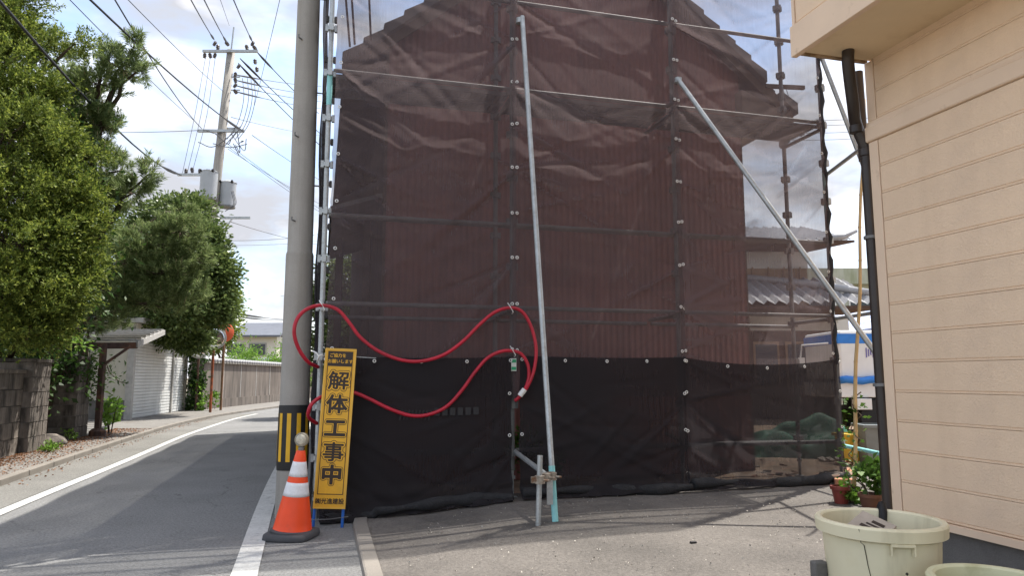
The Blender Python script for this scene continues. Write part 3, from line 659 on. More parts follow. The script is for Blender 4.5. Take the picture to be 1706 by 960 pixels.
lp = part('warning_lamp', MB().lathe([(.022, 0), (.024, .03), (.015, .035), (.015, .05)], tp_, 14, tilt), M['darksteel'], cn, 40)
lc = tp_ + Vector((.004, 0, .09)); rx90 = Matrix.Rotation(R(90), 3, 'X')
part('lamp_housing', MB().lathe([(.0, -.02), (.05, -.02), (.056, -.012), (.056, .012), (.05, .02), (0, .02)], lc, 22, rx90), mat('lamp_body', (.3, .27, .2), .5, .2, 12), lp, 50)
part('lamp_lens', MB().lathe([(0, .032), (.02, .031), (.038, .026), (.044, .02)], lc, 20, Matrix.Rotation(R(90), 3, 'X')), mat('lamp_lens_mat', (.5, .46, .36), .25, .3, 60, spec=.6), lp, True)

# ================================================================= cream sided building on the right
bd_ = thing('sided_building', 'cream building with horizontal siding boards and a boxed overhang above dark downpipe', 'building', (2.6, 4.95, .1))
C0 = Vector((2.6, 4.95, 0)); WDr = Vector((math.sin(TH), -math.cos(TH), 0)); WN = Vector((-math.cos(TH), -math.sin(TH), 0))   # along the wall, and out of it
def wl(k, o, z): return C0 + WDr * k + WN * o + Vector((0, 0, z))
M['siding'] = mat('cream_siding', (.86, .645, .455), .7, .045, 1.6, bump=.35, bscale=95, c2=(.8, .6, .43), c2pos=(.5, .75), c2scale=2.5, objrand=.03, fine=.03, fscale=200, spec=.3, streak=(.74, .54, .37), streakpos=(.5, .9), sscale=4)
M['trim'] = mat('cream_trim', (.83, .63, .46), .65, .05, 3, c2=(.45, .31, .2), c2pos=(.62, .8), c2scale=6)
M['soffit'] = mat('cream_soffit', (.84, .66, .43), .75, .06, 2, c2=(.7, .52, .32), c2pos=(.55, .8), c2scale=3)
LW = 6.4; PZ = .198; Z0 = .36
prof = [(0, .0), (.013, .0), (.016, .003), (.016, .010), (.0115, .012), (.0115, .016), (.016, .019), (.0165, PZ - .006), (.014, PZ - .002), (0, PZ - .002)]
bm_ = MB().ext([(0, o, z) for o, z in prof], (LW - .07, 0, 0))
bmesh_ = mesh_of('siding_board', bm_.v, bm_.f, M['siding'], False)
MBs = lambda k, o, z: basis(WDr, WN, Vector((0, 0, 1)), wl(k, o, z))
for i in range(13): inst('siding_board', bmesh_, bd_, MBs(.07, 0, Z0 + PZ * i))
BZ = Z0 + PZ * 13 - .0    # belt course
belt = [(0, 0), (.03, .004), (.036, .012), (.036, .105), (.03, .112), (.022, .135), (.022, .15), (0, .152)]
part('belt_course', MB().ext([wl(-.03, o, BZ + z) for o, z in belt], WDr * LW), M['trim'], bd_)
z = BZ + .155
i = 0
while z < 3.5: inst('siding_board', bmesh_, bd_, MBs(.07, 0, z)); z += PZ; i += 1
part('corner_trim', MB().ext([wl(-.02, -.05, Z0 - .01), wl(-.02, .02, Z0 - .01), wl(.062, .02, Z0 - .01), wl(.062, .001, Z0 - .01), wl(.0, -.05, Z0 - .01)], (0, 0, BZ - Z0 + .008)), M['trim'], bd_, bevel=.003)
part('corner_trim', MB().ext([wl(-.018, -.05, BZ + .154), wl(-.018, .018, BZ + .154), wl(.062, .018, BZ + .154), wl(.062, .001, BZ + .154), wl(0, -.05, BZ + .154)], (0, 0, 3.53 - BZ - .154)), M['trim'], bd_, bevel=.003)
SZ = 3.54
core = MB().ext([wl(.02, -.004, .33), wl(LW, -.004, .33), wl(LW, -4, .33), wl(.02, -4, .33)], (0, 0, 6.2 - .33)); part('wall_core', core, M['trim'], bd_)
part('foundation', MB().ext([wl(.03, -.02, -.1), wl(LW, -.02, -.1), wl(LW, -3.9, -.1), wl(.03, -3.9, -.1)], (0, 0, .43)), M['conc_dark'], bd_)
part('base_flashing', MB().ext([wl(-.01, 0, Z0 - .05), wl(-.01, .028, Z0 - .052), wl(-.01, .028, Z0 - .008), wl(-.01, 0, Z0 - .004)], WDr * LW), M['trim'], bd_)
OV = .62
part('soffit_panel', MB().ext([wl(.02, .0, SZ), wl(LW, 0, SZ), wl(LW, OV - .03, SZ), wl(.02, OV - .03, SZ)], (0, 0, .03)), M['soffit'], bd_)
part('overhang_core', MB().ext([wl(.02, 0, SZ + .035), wl(LW, 0, SZ + .035), wl(LW, OV - .02, SZ + .035), wl(.02, OV - .02, SZ + .035)], (0, 0, 2.6)), M['trim'], bd_)
part('soffit_edge', MB().ext([wl(-.012, .02, SZ - .012), wl(.018, .02, SZ - .012), wl(.018, OV - .02, SZ - .012), wl(-.012, OV - .02, SZ - .012)], (0, 0, .04)), mat('worn_edge', (.25, .16, .08), .8, .5, 20, c2=(.5, .36, .24), c2pos=(.4, .6), c2scale=9), bd_)
part('overhang_end', MB().ext([wl(-.01, 0, SZ + .03), wl(.018, 0, SZ + .03), wl(.018, OV - .0, SZ + .03), wl(-.01, OV, SZ + .03)], (0, 0, 2.5)), M['trim'], bd_)
part('fascia_board', MB().ext([wl(-.014, OV - .025, SZ - .035), wl(-.014, OV + .02, SZ - .035), wl(-.014, OV + .02, SZ + .19), wl(-.014, OV - .025, SZ + .19)], WDr * LW), M['trim'], bd_, bevel=.004)
z = SZ + .195
for i in range(11): inst('siding_board', bmesh_, bd_, MBs(.03, OV - .02, z)); z += PZ
part('roof_eave', MB().ext([wl(-.4, -4.3, 6.15), wl(LW, -4.3, 6.15), wl(LW, OV + .35, 6.15), wl(-.4, OV + .35, 6.15)], (0, 0, .12)), M['rooftile'], bd_)
part('bracket', MB().box(at(1461, 219, 4.9), (.012, .03, .03)).box(at(1467, 216, 4.9) + Vector((0, 0, .01)), (.01, .03, .012)), M['darksteel'], bd_)
# downpipe
M['pipe'] = mat('dark_brown_downpipe', (.035, .026, .022), .45, .25, 6, c2=(.09, .06, .04), c2pos=(.6, .75), c2scale=7, spec=.5)
dp0 = at(1462, 560, 5.02); dx, dy = dp0.x, dp0.y
dpt = thing('downpipe', 'dark brown rainwater downpipe with elbow at the corner of the cream building', 'pipe', (dx, dy, .1))
e0 = wl(.12, .27, SZ + .01); e1 = wl(.1, .26, SZ - .1); e2 = Vector((dx, dy, 0)) + WN * .07 + Vector((0, 0, 3.02))
part('upper_bend', MB().path(catmull([e0, e1, wl(.02, .17, 3.2), e2 + Vector((0, 0, .07)), Vector((dx, dy, 2.92)), Vector((dx, dy, 2.86))], 5), .041, 16), M['pipe'], dpt, 50)
part('vertical_pipe', MB().tube((dx, dy, .08), (dx, dy, 2.9), .037, n=16), M['pipe'], dpt, 50)
part('stub_pipe', MB().tube((dx + .035, dy + .1, 2.85), (dx + .03, dy + .1, SZ), .036, n=12), M['pipe'], dpt, 50)
for zz in (2.88, 2.98): part('pipe_collar', MB().lathe([(.038, -.03), (.046, -.025), (.046, .025), (.038, .03)], (dx, dy, zz) if zz < 2.9 else e2 + Vector((0, 0, .03)), 16), M['pipe'], dpt, 40)
for zz in (2.25, 1.2): part('pipe_bracket', MB().lathe([(.046, -.012), (.05, -.01), (.05, .01), (.046, .012)], (dx, dy, zz), 14).box((dx + .05, dy - .03, zz), (.1, .012, .02)), M['darksteel'], dpt)

# ================================================================= tubs and litter by the wall
def tub(name, c, r0, r1, h, label, m, crack=False):
    t = thing(name, label, 'tub', c, 'plastic tubs by the cream wall'); c = Vector(c)
    part('shell', MB().lathe([(0, .0), (r0, .0), (r0 + .004, .01), (r1 - .004, h - .07), (r1 + .012, h - .066), (r1 + .024, h - .06), (r1 + .028, h - .01), (r1 + .02, h), (r1 + .002, h), (r1 - .008, h - .008), (r1 - .014, h - .06), (r0 - .012, .012), (0, .012)], c, 64), m, t, 35)
    return t
M['tub'] = mat('cream_plastic', (.8, .73, .51), .5, .06, 2, c2=(.72, .63, .4), c2pos=(.55, .75), c2scale=3, streak=(.52, .46, .3), streakpos=(.55, .85), sscale=8, spec=.35)
M['tub2'] = mat('pale_green_plastic', (.66, .64, .42), .5, .06, 2, c2=(.38, .36, .18), c2pos=(.55, .75), c2scale=4, spec=.35)
TC = Vector((1.775, 3.55, .022)); tb = tub('plastic_tub', TC, .225, .262, .555, 'large cracked cream plastic tub holding a cardboard carton and a black strap', M['tub'])
def tubpt(ang, z, e=.0): r_ = .225 + (.262 - .225) * z / .555 + e; return TC + Vector((r_ * math.cos(ang), r_ * math.sin(ang), z))
A0 = R(-128)
cr_pts = [(A0 - .10, .545, .029), (A0 - .095, .485, .022), (A0 - .07, .47, .002), (A0 - .05, .43, .002), (A0 - .03, .38, .002), (A0 + .005, .33, .002), (A0 + .0, .26, .002), (A0 + .03, .2, .002), (A0 + .03, .1, .002)]
cm = MB(); v = []
for i, (a, z_, e) in enumerate(cr_pts):
    wd = .009 * (1 - abs(i - 3) / 9); v += [tubpt(a - wd, z_, e), tubpt(a + wd, z_, e + .001)]
cm.add(v, [(2 * i, 2 * i + 1, 2 * i + 3, 2 * i + 2) for i in range(len(cr_pts) - 1)]); part('crack', cm, mat('crack_dark', (.06, .05, .03), .9), tb)
for a in (R(-108), R(-88)):
    part('rim_tab', MB().ext([tubpt(a - .012, .49, .002), tubpt(a + .012, .49, .002), tubpt(a + .012, .49, .026), tubpt(a - .012, .49, .026)], (0, 0, -.05)), M['tub'], tb)
part('rim_lip', MB().path([tubpt(R(-108) + k * R(20) / 8, .485, .02) for k in range(9)], .01, 6), M['tub'], tb)
part('punched_mark', MB().box(tubpt(R(-94), .36, .0015), (.012, .004, .004), R(-4)).box(tubpt(R(-94), .36, .0015), (.004, .005, .012), R(-4)), M['black'], tb)
bx = Matrix.Rotation(R(28), 3, 'Z') @ Matrix.Rotation(R(-24), 3, 'Y') @ Matrix.Rotation(R(18), 3, 'X')
M['card'] = mat('printed_carton', (.45, .38, .31), .8, .12, 8, c2=(.33, .27, .22), c2pos=(.55, .7), c2scale=6)
cc = TC + Vector((-.06, .0, .46)); ct = thing('cardboard_carton', 'crumpled brown printed carton lying inside the cracked tub', 'carton', cc)
part('carton_body', MB().box(cc, (.2, .17, .12), bx), M['card'], ct, bevel=.004)
for k in range(6):
    p = cc + bx @ Vector((-.07 + .025 * k, -.02, .061)); part('printed_bar', MB().box(p, (.01 + .008 * (k % 2), .12 - .03 * (k % 3), .002), bx), M['sign_k'], ct)
sp_ = TC + Vector((0.125, .215, .555))
single('rubber_strap', MB().path([sp_ + Vector((-.02, -.02, -.3)), sp_ + Vector((-.012, -.01, -.12)), sp_ + Vector((.004, .0, -.01)), sp_ + Vector((.012, .025, .018)), sp_ + Vector((.016, .06, -.02)), sp_ + Vector((.01, .075, -.15))], .021, 8), M['black'], 'black rubber strap hooked over the back rim of the cracked tub', 'strap', smooth=True)
tub('plastic_tub', (1.91, 2.95, .01), .18, .205, .45, 'smaller pale green empty plastic tub in front of the cracked cream tub', M['tub2'])
single('concrete_slab', MB().box((1.50, 3.62, .18), (.07, .05, .36), Matrix.Rotation(R(10), 3, 'Z')), M['conc_dark'], 'dark upright slab of concrete between the cracked tub and the forecourt', 'slab', bevel=.008)
single('concrete_slab', MB().box((1.44, 3.42, .11), (.2, .045, .24), Matrix.Rotation(R(14), 3, 'Z') @ Matrix.Rotation(R(-14), 3, 'X') @ Matrix.Rotation(R(-9), 3, 'Y')), M['conc'], 'pale broken concrete slab leaning on the cracked tub', 'slab', bevel=.01)
# ---------------------------------------------------------------- leaves helper
def leafmesh(P, Dv, Ln, Wd, name, m, seed=0, fold=.25):
    r = np.random.default_rng(seed); n = len(P); Dv = Dv / (np.linalg.norm(Dv, axis=1, keepdims=True) + 1e-9)
    q = r.normal(size=(n, 3)); q[:, 2] += .8; S = np.cross(Dv, q); S /= (np.linalg.norm(S, axis=1, keepdims=True) + 1e-9); Nn = np.cross(S, Dv)
    Ln = np.asarray(Ln).reshape(-1, 1) * np.ones((n, 1)); Wd = np.asarray(Wd).reshape(-1, 1) * np.ones((n, 1))
    a = P; mid = P + Dv * Ln * .5 - Nn * Ln * .06; b_ = mid + S * Wd * .5 + Nn * Wd * fold; d_ = mid - S * Wd * .5 + Nn * Wd * fold; c_ = P + Dv * Ln - Nn * Ln * .12
    V = np.stack([a, b_, c_, d_], 1).reshape(-1, 3)
    me = bpy.data.meshes.new(name); me.vertices.add(4 * n); me.vertices.foreach_set('co', V.ravel().astype(np.float32))
    me.loops.add(4 * n); me.polygons.add(n); me.loops.foreach_set('vertex_index', np.arange(4 * n, dtype=np.int32)); me.polygons.foreach_set('loop_start', np.arange(0, 4 * n, 4, dtype=np.int32))
    me.update(calc_edges=True); me.materials.append(m); return me
def leafpart(P, Dv, Ln, Wd, name, m, parent, seed=0, fold=.25):
    o = bpy.data.objects.new(name, leafmesh(np.array(P, float), np.array(Dv, float), Ln, Wd, name, m, seed, fold)); col.objects.link(o)
    if parent is not None: o.parent = parent; o.matrix_parent_inverse = wm(parent).inverted()
    return o
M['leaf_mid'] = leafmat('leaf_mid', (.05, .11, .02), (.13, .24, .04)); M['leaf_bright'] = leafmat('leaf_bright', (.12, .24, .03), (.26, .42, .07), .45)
def sprig(P, D, rng, stem, n, ls, spread=.12):
    """leaf positions round a stem polyline"""
    for _ in range(n):
        i = rng.randrange(len(stem) - 1); t = rng.random(); p = Vector(stem[i]).lerp(Vector(stem[i + 1]), t)
        d = Vector((rng.gauss(0, 1), rng.gauss(0, 1), rng.gauss(.3, .7))).normalized(); P.append(p + d * spread * rng.random()); D.append(d)
# weeds at the foot of the slabs
rg2 = random.Random(4)
def weed(c, n, r, h, label, m, ls=.06, group=None):
    t = thing('weed', label, 'plant', c, group); P = []; D = []; stm = MB(); c = Vector(c)
    for k in range(max(5, n // 14)):
        e = c + Vector((rg2.uniform(-r, r), rg2.uniform(-r, r), h * rg2.uniform(.5, 1))); stm.path([c + Vector((rg2.uniform(-.3, .3) * r, rg2.uniform(-.3, .3) * r, 0)), c.lerp(e, .6) + Vector((0, 0, .02)), e], .003, 4)
        for q in range(14):
            tt = rg2.uniform(.25, 1.05); p = c.lerp(e, tt); d = Vector((rg2.gauss(0, 1), rg2.gauss(0, 1), rg2.gauss(.3, .5))); P.append(p); D.append(d)
    part('stem', stm, M['leaf_mid'], t); leafpart(P, D, np.array([ls * rg2.uniform(.6, 1.2) for _ in P]), np.array([ls * .5] * len(P)), 'foliage', m, t, 3)
weed((1.33, 3.52, .03), 110, .1, .1, 'small bright green weed sprouting beside the broken slab', M['leaf_bright'], .05)
# ---------------------------------------------------------------- bamboo stake, potted plants
sb = atz(1421, 838, .11); stp = at(1440, 165, sb.y)
M['bamboo'] = mat('bamboo', (.55, .4, .2), .55, .15, 8, streak=(.4, .28, .13), sscale=20)
bmb = thing('bamboo_stake', 'tall yellow bamboo stake leaning beside the downpipe with vine at its foot', 'stake', sb)
ks_ = [sb.lerp(stp, k / 12) + Vector((.012 * math.sin(k * 1.3), 0, 0)) for k in range(13)]
part('cane', MB().path(ks_, [.019 - .0006 * k for k in range(13)], 10), M['bamboo'], bmb, True)
for k in range(1, 12): part('node', MB().tube(ks_[k] - Vector((0, 0, .006)), ks_[k] + Vector((0, 0, .006)), .0215 - .0006 * k, n=10), M['bamboo'], bmb, 40)
vn = thing('climbing_vine', 'green leafy vine twining up the lower bamboo stake', 'plant', sb + Vector((0, -.03, 0))); rv = random.Random(9)
st_ = [sb.lerp(stp, .26 * k / 14) + Vector((.05 * math.sin(k * 1.9), .05 * math.cos(k * 1.9), 0)) for k in range(15)]
part('stem', MB().path(st_, .006, 5), M['bark'], vn)
P = []; D = []
for k in range(120):
    t = rv.random() ** 1.5; i = t * 13; p = st_[int(i)].lerp(st_[int(i) + 1], i % 1); d = Vector((rv.gauss(0, 1), rv.gauss(0, 1), rv.gauss(.2, .5))).normalized(); P.append(p + d * rv.uniform(.02, .13)); D.append(d)
leafpart(P, D, np.array([rv.uniform(.035, .075) for _ in P]), np.array([rv.uniform(.025, .045) for _ in P]), 'foliage', M['leaf_mid'], vn, 2)
def bush(name, label, c, rx_, ry_, rz_, n, ls, m, cat='bush', seed=1, group=None, stems=5, wr=.55):
    c = Vector(c); t = thing(name, label, cat, c, group); r = np.random.default_rng(seed)
    stm = MB(); 
    for k in range(stems):
        a = r.uniform(0, 6.28); e = c + Vector((rx_ * .7 * math.cos(a), ry_ * .7 * math.sin(a), rz_ * r.uniform(1.0, 1.7))); stm.path([c + Vector((.02 * math.cos(a), .02 * math.sin(a), -.03)), c.lerp(e, .5) + Vector((0, 0, .1 * rz_)), e], [.008 + .012 * rz_, .006 + .008 * rz_, .004], 5)
    part('stem', stm, M['bark'], t)
    k = max(8, n // 45); cen = r.normal(size=(k, 3)); cen /= np.linalg.norm(cen, axis=1, keepdims=True); cen *= r.uniform(.45, .95, (k, 1)); cen[:, 2] = np.abs(cen[:, 2]) * 1.0 * r.choice([1, 1, -.6], k)
    idx = r.integers(0, k, n); off_ = r.normal(size=(n, 3)) * .2; pp_ = cen[idx] + off_
    P = np.array(c) + np.array([0, 0, rz_ * .95]) + pp_ * np.array([rx_, ry_, rz_]); P[:, 2] = np.maximum(P[:, 2], c.z + .01)
    D = pp_ + r.normal(size=(n, 3)) * .8
    leafpart(P, D, ls * r.uniform(.6, 1.25, n), ls * wr * r.uniform(.7, 1.2, n), 'foliage', m, t, seed)
    return t
def pot(c, r0, r1, h, m, label, group='plant pots behind the tub'):
    t = thing('plant_pot', label, 'pot', c, group); part('shell', MB().lathe([(0, 0), (r0, 0), (r1 - .006, h - .03), (r1 + .006, h - .03), (r1 + .006, h), (r1 - .008, h), (r1 - .014, h - .04), (0, h - .05)], c, 24), m, t, 35); return t
M['terra'] = mat('red_plastic_pot', (.2, .04, .03), .5, .15, 6)
pot(atz(1402, 842, .1), .055, .085, .17, M['terra'], 'dark red plastic plant pot at the edge of the forecourt')
pot(atz(1452, 852, .09), .07, .1, .15, mat('brown_pot', (.16, .075, .045), .6), 'brown plant pot under leafy green plants beside the downpipe')
bush('leafy_plant', 'glossy leafy green plant in a pot at the foot of the downpipe', atz(1455, 848, .1) + Vector((0, 0, .1)), .2, .16, .14, 260, .075, M['leaf_mid'], 'plant', 5, wr=.75)
bush('leafy_plant', 'small yellow green ivy plant beside the dark red pot', atz(1422, 842, .1), .12, .1, .11, 150, .06, M['leaf_bright'], 'plant', 6, wr=.7)
# ---------------------------------------------------------------- litter on the site, crates, truck
M['yel'] = mat('yellow_plastic', (.7, .5, .06), .5, .1, 5); M['gbin'] = mat('grey_plastic', (.2, .23, .24), .55, .12, 5)
yc = atz(1425, 768, .13); t = thing('crate', 'yellow plastic crate among rubble behind the scaffold post', 'crate', yc)
ycM = Matrix.Rotation(R(12), 3, 'Z')
def tray(par, c, w0, w1, d0, d1, h, mt, rotm, nm='shell'):
    mb = MB(); v = []
    for (w_, d_, z_) in ((w0, d0, 0), (w1, d1, h), (w1 + .03, d1 + .03, h), (w1 + .03, d1 + .03, h - .03)):
        v += [Vector(c) + rotm @ Vector((sx * w_ / 2, sy * d_ / 2, z_)) for sx, sy in ((-1, -1), (1, -1), (1, 1), (-1, 1))]
    f = [(3, 2, 1, 0)] + [(r_ * 4 + k, r_ * 4 + (k + 1) % 4, r_ * 4 + 4 + (k + 1) % 4, r_ * 4 + 4 + k) for r_ in range(3) for k in range(4)]
    o = part(nm, mb.add(v, f), mt, par); so = o.modifiers.new('s', 'SOLIDIFY'); so.thickness = .012; return o
tray(t, yc, .3, .38, .26, .32, .36, M['yel'], ycM); part('rib', MB().box(yc + ycM @ Vector((0, -.155, .2)), (.36, .012, .02), ycM), M['yel'], t)
gc = atz(1462, 772, .13); t = thing('bin', 'grey plastic bin standing beside the yellow crate', 'bin', gc); tray(t, gc, .36, .42, .34, .4, .5, M['gbin'], Matrix.Rotation(R(-5), 3, 'Z'))
M['rub'] = [mat('rubble_%d' % k, c, .9, .25, 12) for k, c in enumerate(((.42, .2, .12), (.34, .3, .26), (.5, .34, .24), (.26, .14, .09)))]
rb = random.Random(21)
shard = MB(); 
shv = [Vector((-.5, -.4, 0)), Vector((.4, -.5, 0)), Vector((.55, .3, 0)), Vector((-.2, .5, 0))]; shard.ext(shv, (0, 0, .22)); shm = [mesh_of('rubble', shard.v, shard.f, mm, False) for mm in M['rub']]
for k in range(130):
    px, py = rb.uniform(1392, 1490), rb.uniform(735, 815)
    if k > 95: px, py = rb.uniform(1150, 1390), rb.uniform(755, 800)
    p = atz(px, py, .13); 
    if (p - P0).dot(NX) < .12: continue
    if abs(p.x - 4) > 3: continue
    s_ = rb.uniform(.04, .12); o = bpy.data.objects.new('rubble', rb.choice(shm)); col.objects.link(o); o.location = (p.x, p.y, .11); o.scale = (s_, s_, s_); o.rotation_euler = (rb.uniform(-.4, .4), rb.uniform(-.4, .4), rb.uniform(0, 6.28))
    o['label'] = 'broken tile and brick fragment in the rubble around the yellow crate and under the net'; o['category'] = 'rubble'; o['group'] = 'rubble fragments'
rk = atz(1388, 806, .14); single('broken_brick', MB().box(rk + Vector((0, 0, .06)), (.26, .16, .12), Matrix.Rotation(.5, 3, 'Z') @ Matrix.Rotation(.15, 3, 'X')), mat('pale_stone', (.4, .33, .27), .9, .2, 8), 'pale broken stone block holding down the end of the net', 'stone', bevel=.02)
rk = atz(1408, 812, .13); single('broken_brick', MB().box(rk + Vector((0, 0, .04)), (.2, .12, .09), Matrix.Rotation(-.3, 3, 'Z')), M['rub'][0], 'orange red broken brick at the outermost scaffold post', 'brick', bevel=.01)
gt = net(5.15, 2.6, .1); M['gtarp'] = mat('green_sheet', (.012, .11, .06), .6, .35, 5)
r = np.random.default_rng(2)
mb = MB().grid(lambda u, v: gt + Vector(((u - .5) * 1.7, (v - .5) * 1.0, (.42 + .1 * math.sin(u * 9 + v * 4) + .09 * math.sin(v * 13 + u * 3) + .03 * math.sin(u * 21 + v * 11) + .02 * math.sin(u * 17 - v * 19)) * max(0, 1 - (2 * u - 1) ** 4) * max(0, 1 - (2 * v - 1) ** 4) + .01)), 60, 40)
single('green_sheet', mb, M['gtarp'], 'crumpled green sheet heaped on the ground behind the lower net', 'sheet', smooth=True)
gt2 = net(.45, .72, .1); bush('weed_clump', 'clump of green weeds growing behind the black lower net', gt2, .35, .2, .28, 500, .09, M['leaf_mid'], 'plant', 17)
single('metal_rod', MB().tube(net(.75, .55, .88), net(1.9, .6, .46), .012, n=6), M['steel'], 'long thin metal rod leaning behind the middle lower net', 'rod', smooth=True)
single('timber_plank', MB().beam(net(2.0, .7, .62), net(2.9, .95, .26), .1, .03), M['oldwood'], 'old timber plank lying behind the sagging lower net', 'plank')
fpm = MB()
for k in range(9): q = onnet(668 + 6 * k, 692, -.2); fpm.beam(q + Vector((-.012, 0, -.045)), q + Vector((.012, 0, .045)), .014, .002, NX)
for k in range(6): q = onnet(728 + 13 * k, 687 - k * .4, -.2); fpm.box(q, (.05, .002, .07), TH)
single('faded_print', fpm, mat('faded_grey_print', (.03, .029, .031), .8), 'faint grey maker mark on the dense black lower net under the hose', 'marking')
# dark shed front inside the last bay
M['darkwood'] = mat('dark_wood', (.1, .06, .045), .85, .25, 6, streak=(.05, .035, .03), sscale=14)
# truck
TX, TY = 6.55, 14.6
tk = thing('truck', 'white box truck with blue stripes parked beyond the scaffold', 'truck', (TX + 1.5, TY + 1, .1))
M['twhite'] = mat('truck_white', (.74, .75, .74), .4, .05, 3); M['tblue'] = mat('truck_blue', (.03, .2, .62), .45, .12, 6)
part('cargo_box', MB().box((TX + 1.6, TY + .9, 1.72), (2.9, 1.7, 1.0)), M['twhite'], tk, bevel=.06)
part('blue_stripe', MB().box((TX + 1.6, TY + .9, 2.05), (2.91, 1.71, .2)), M['tblue'], tk)
part('side_gate', MB().box((TX + 1.6, TY + .9, 1.0), (3.0, 1.76, .3)), M['twhite'], tk, bevel=.02)
part('blue_sheet', MB().path([(TX + .12 + .15 * k, TY - .02 + .02 * math.sin(k * 2.2), 1.2 + .02 * math.sin(k * 1.7)) for k in range(20)], .075, 8), M['tblue'], tk, True)
part('chassis', MB().box((TX + 1.6, TY + .9, .72), (2.9, 1.2, .22)), M['black'], tk)
for k in range(9): part('printed_mark', MB().box((TX + .72 + .045 * k, TY + .043, 1.76), (.022, .004, .2 - .05 * (k % 3))), mat('purple_print', (.16, .14, .4), .6) if k == 0 else bpy.data.materials['purple_print'], tk)
part('red_print', MB().box((TX + .95, TY + .043, 1.92), (.4, .004, .05)), mat('red_print_mat', (.5, .1, .06), .6), tk)
part('green_print', MB().box((TX + 1.35, TY + .043, 1.36), (.6, .004, .12)), mat('green_print2', (.05, .25, .14), .6), tk)
for x in (TX + .85, TX + 2.5):
    for yy in (TY + .1, TY + 1.7):
        wl_ = part('wheel', MB().lathe([(.16, -.09), (.34, -.1), (.36, -.07), (.36, .07), (.34, .1), (.16, .09)], (x, yy, .46), 24, Matrix.Rotation(R(90), 3, 'X')), M['black'], tk, 40)
        part('rim', MB().lathe([(0, -.05), (.17, -.08), (.17, .08), (0, .05)], (x, yy, .46), 16, Matrix.Rotation(R(90), 3, 'X')), M['steel'], wl_, 40)
part('tool_box', MB().box((TX + .55, TY + .02, .72), (.3, .25, .22)), M['twhite'], tk, bevel=.01)
part('mirror_arm', MB().path([(TX - .75, TY - .2, 1.55), (TX - .7, TY - .2, 1.9), (TX - .1, TY - .05, 1.95)], .02, 6).box((TX - .72, TY - .2, 1.55), (.12, .05, .2)), M['twhite'], tk)
rb2 = random.Random(31)
for k in range(9):
    p = atz(rb2.uniform(1405, 1475), rb2.uniform(700, 722), .1); q_ = p + Vector((rb2.uniform(-.7, .7), rb2.uniform(-.3, .3), rb2.uniform(.1, .5)))
    single('scrap_strip', MB().beam(p + Vector((0, 0, .1)), q_, .07, .012), M['white'] if k % 2 else M['conc'], 'pale bent metal scrap strip heaped in front of the truck', 'scrap', 'scrap strips before the truck')
bush('weed_clump', 'low green weeds in front of the parked truck', atz(1410, 722, .1), .5, .3, .3, 420, .1, M['leaf_mid'], 'plant', 23)
# ---------------------------------------------------------------- tiled house beyond the scaffold
M['silvertile'] = mat('silver_grey_tile', (.30, .30, .31), .45, .15, 5, fine=.15, fscale=30, spec=.5)
M['tanwall'] = mat('tan_board_wall', (.34, .235, .155), .85, .12, 3, streak=(.24, .16, .1), sscale=10); M['plaster'] = mat('white_plaster', (.6, .59, .56), .85, .08, 2)
h2_ = thing('tiled_house', 'old house with silver grey wavy tiled roofs and tan boarded wall beyond the scaffold', 'house', (6.5, 20.5, .1))
def tileroof(par, x0, x1, ye, ze, yr, zr, hipx=0.0, nm='tile_roof', wave=.3):
    nx = int((x1 - x0) / (wave / 6)); ny = int(math.hypot(yr - ye, zr - ze) / .14)
    def fn(u, v):
        j = v * ny; fr_ = j - math.floor(j) if v < 1 else 1
        xe = x1 - hipx * v; x = x0 + (xe - x0) * u; y = ye + (yr - ye) * v
        ph = (x / wave) % 1; wv = .045 * math.sin(ph * 2 * math.pi) + .02 * math.sin(ph * 4 * math.pi)
        return Vector((x, y, ze + (zr - ze) * v + wv + (.03 if (int(round(j)) % 2) else 0)))
    part(nm, MB().grid(fn, nx, ny), M['silvertile'], par, 60)
HY = 20.0
part('upper_wall', MB().box((5.4, HY + 2.7, 3.6), (6.4, 4.4, 2.9)), M['tanwall'], h2_)
part('plaster_band', MB().box((5.4, HY + 2.68, 4.66), (6.42, 4.42, .5)), M['plaster'], h2_)
for k in range(14): part('wall_batten', MB().box((2.4 + k * .46, HY + .48, 3.7), (.04, .05, 1.5)), M['tanwall'], h2_)
tileroof(h2_, 1.5, 9.5, HY - .6, 5.05, HY + 2.6, 6.05)
part('upper_eave', MB().ext([(1.5, HY - .6, 4.98), (9.5, HY - .6, 4.98), (8.65, HY + .5, 4.9), (1.5, HY + .5, 4.9)], (0, 0, .06)), M['darkwood'], h2_)
part('gable_end', MB().ext([(8.62, HY + .5, 4.9), (8.62, HY + 4.9, 4.9), (8.62, HY + 2.6, 5.95)], (.06, 0, 0)), M['plaster'], h2_)
part('eave_tip', MB().path([(8.7, HY - .62, 5.08), (9.2, HY - .62, 5.14), (9.55, HY - .64, 5.3)], [.09, .08, .05], 8), M['silvertile'], h2_, True)
tileroof(h2_, 2.0, 9.6, HY - 1.6, 3.2, HY + .45, 4.08)
part('pent_ridge', MB().path([(2, HY + .42, 4.15), (6.9, HY + .42, 4.12), (8.2, HY - .35, 3.86), (9.75, HY - 1.45, 3.42)], [.1, .1, .1, .09], 10), M['silvertile'], h2_, True)
part('pent_eave', MB().box((5.8, HY - .55, 3.08), (7.4, 1.9, .08)), M['darkwood'], h2_)
part('lower_plaster', MB().box((5.4, HY + 2.4, 2.86), (7.2, 4.9, .6)), M['plaster'], h2_)
part('lower_wall', MB().box((5.4, HY + 2.42, 1.4), (7.2, 4.88, 2.6)), M['darkwood'], h2_)
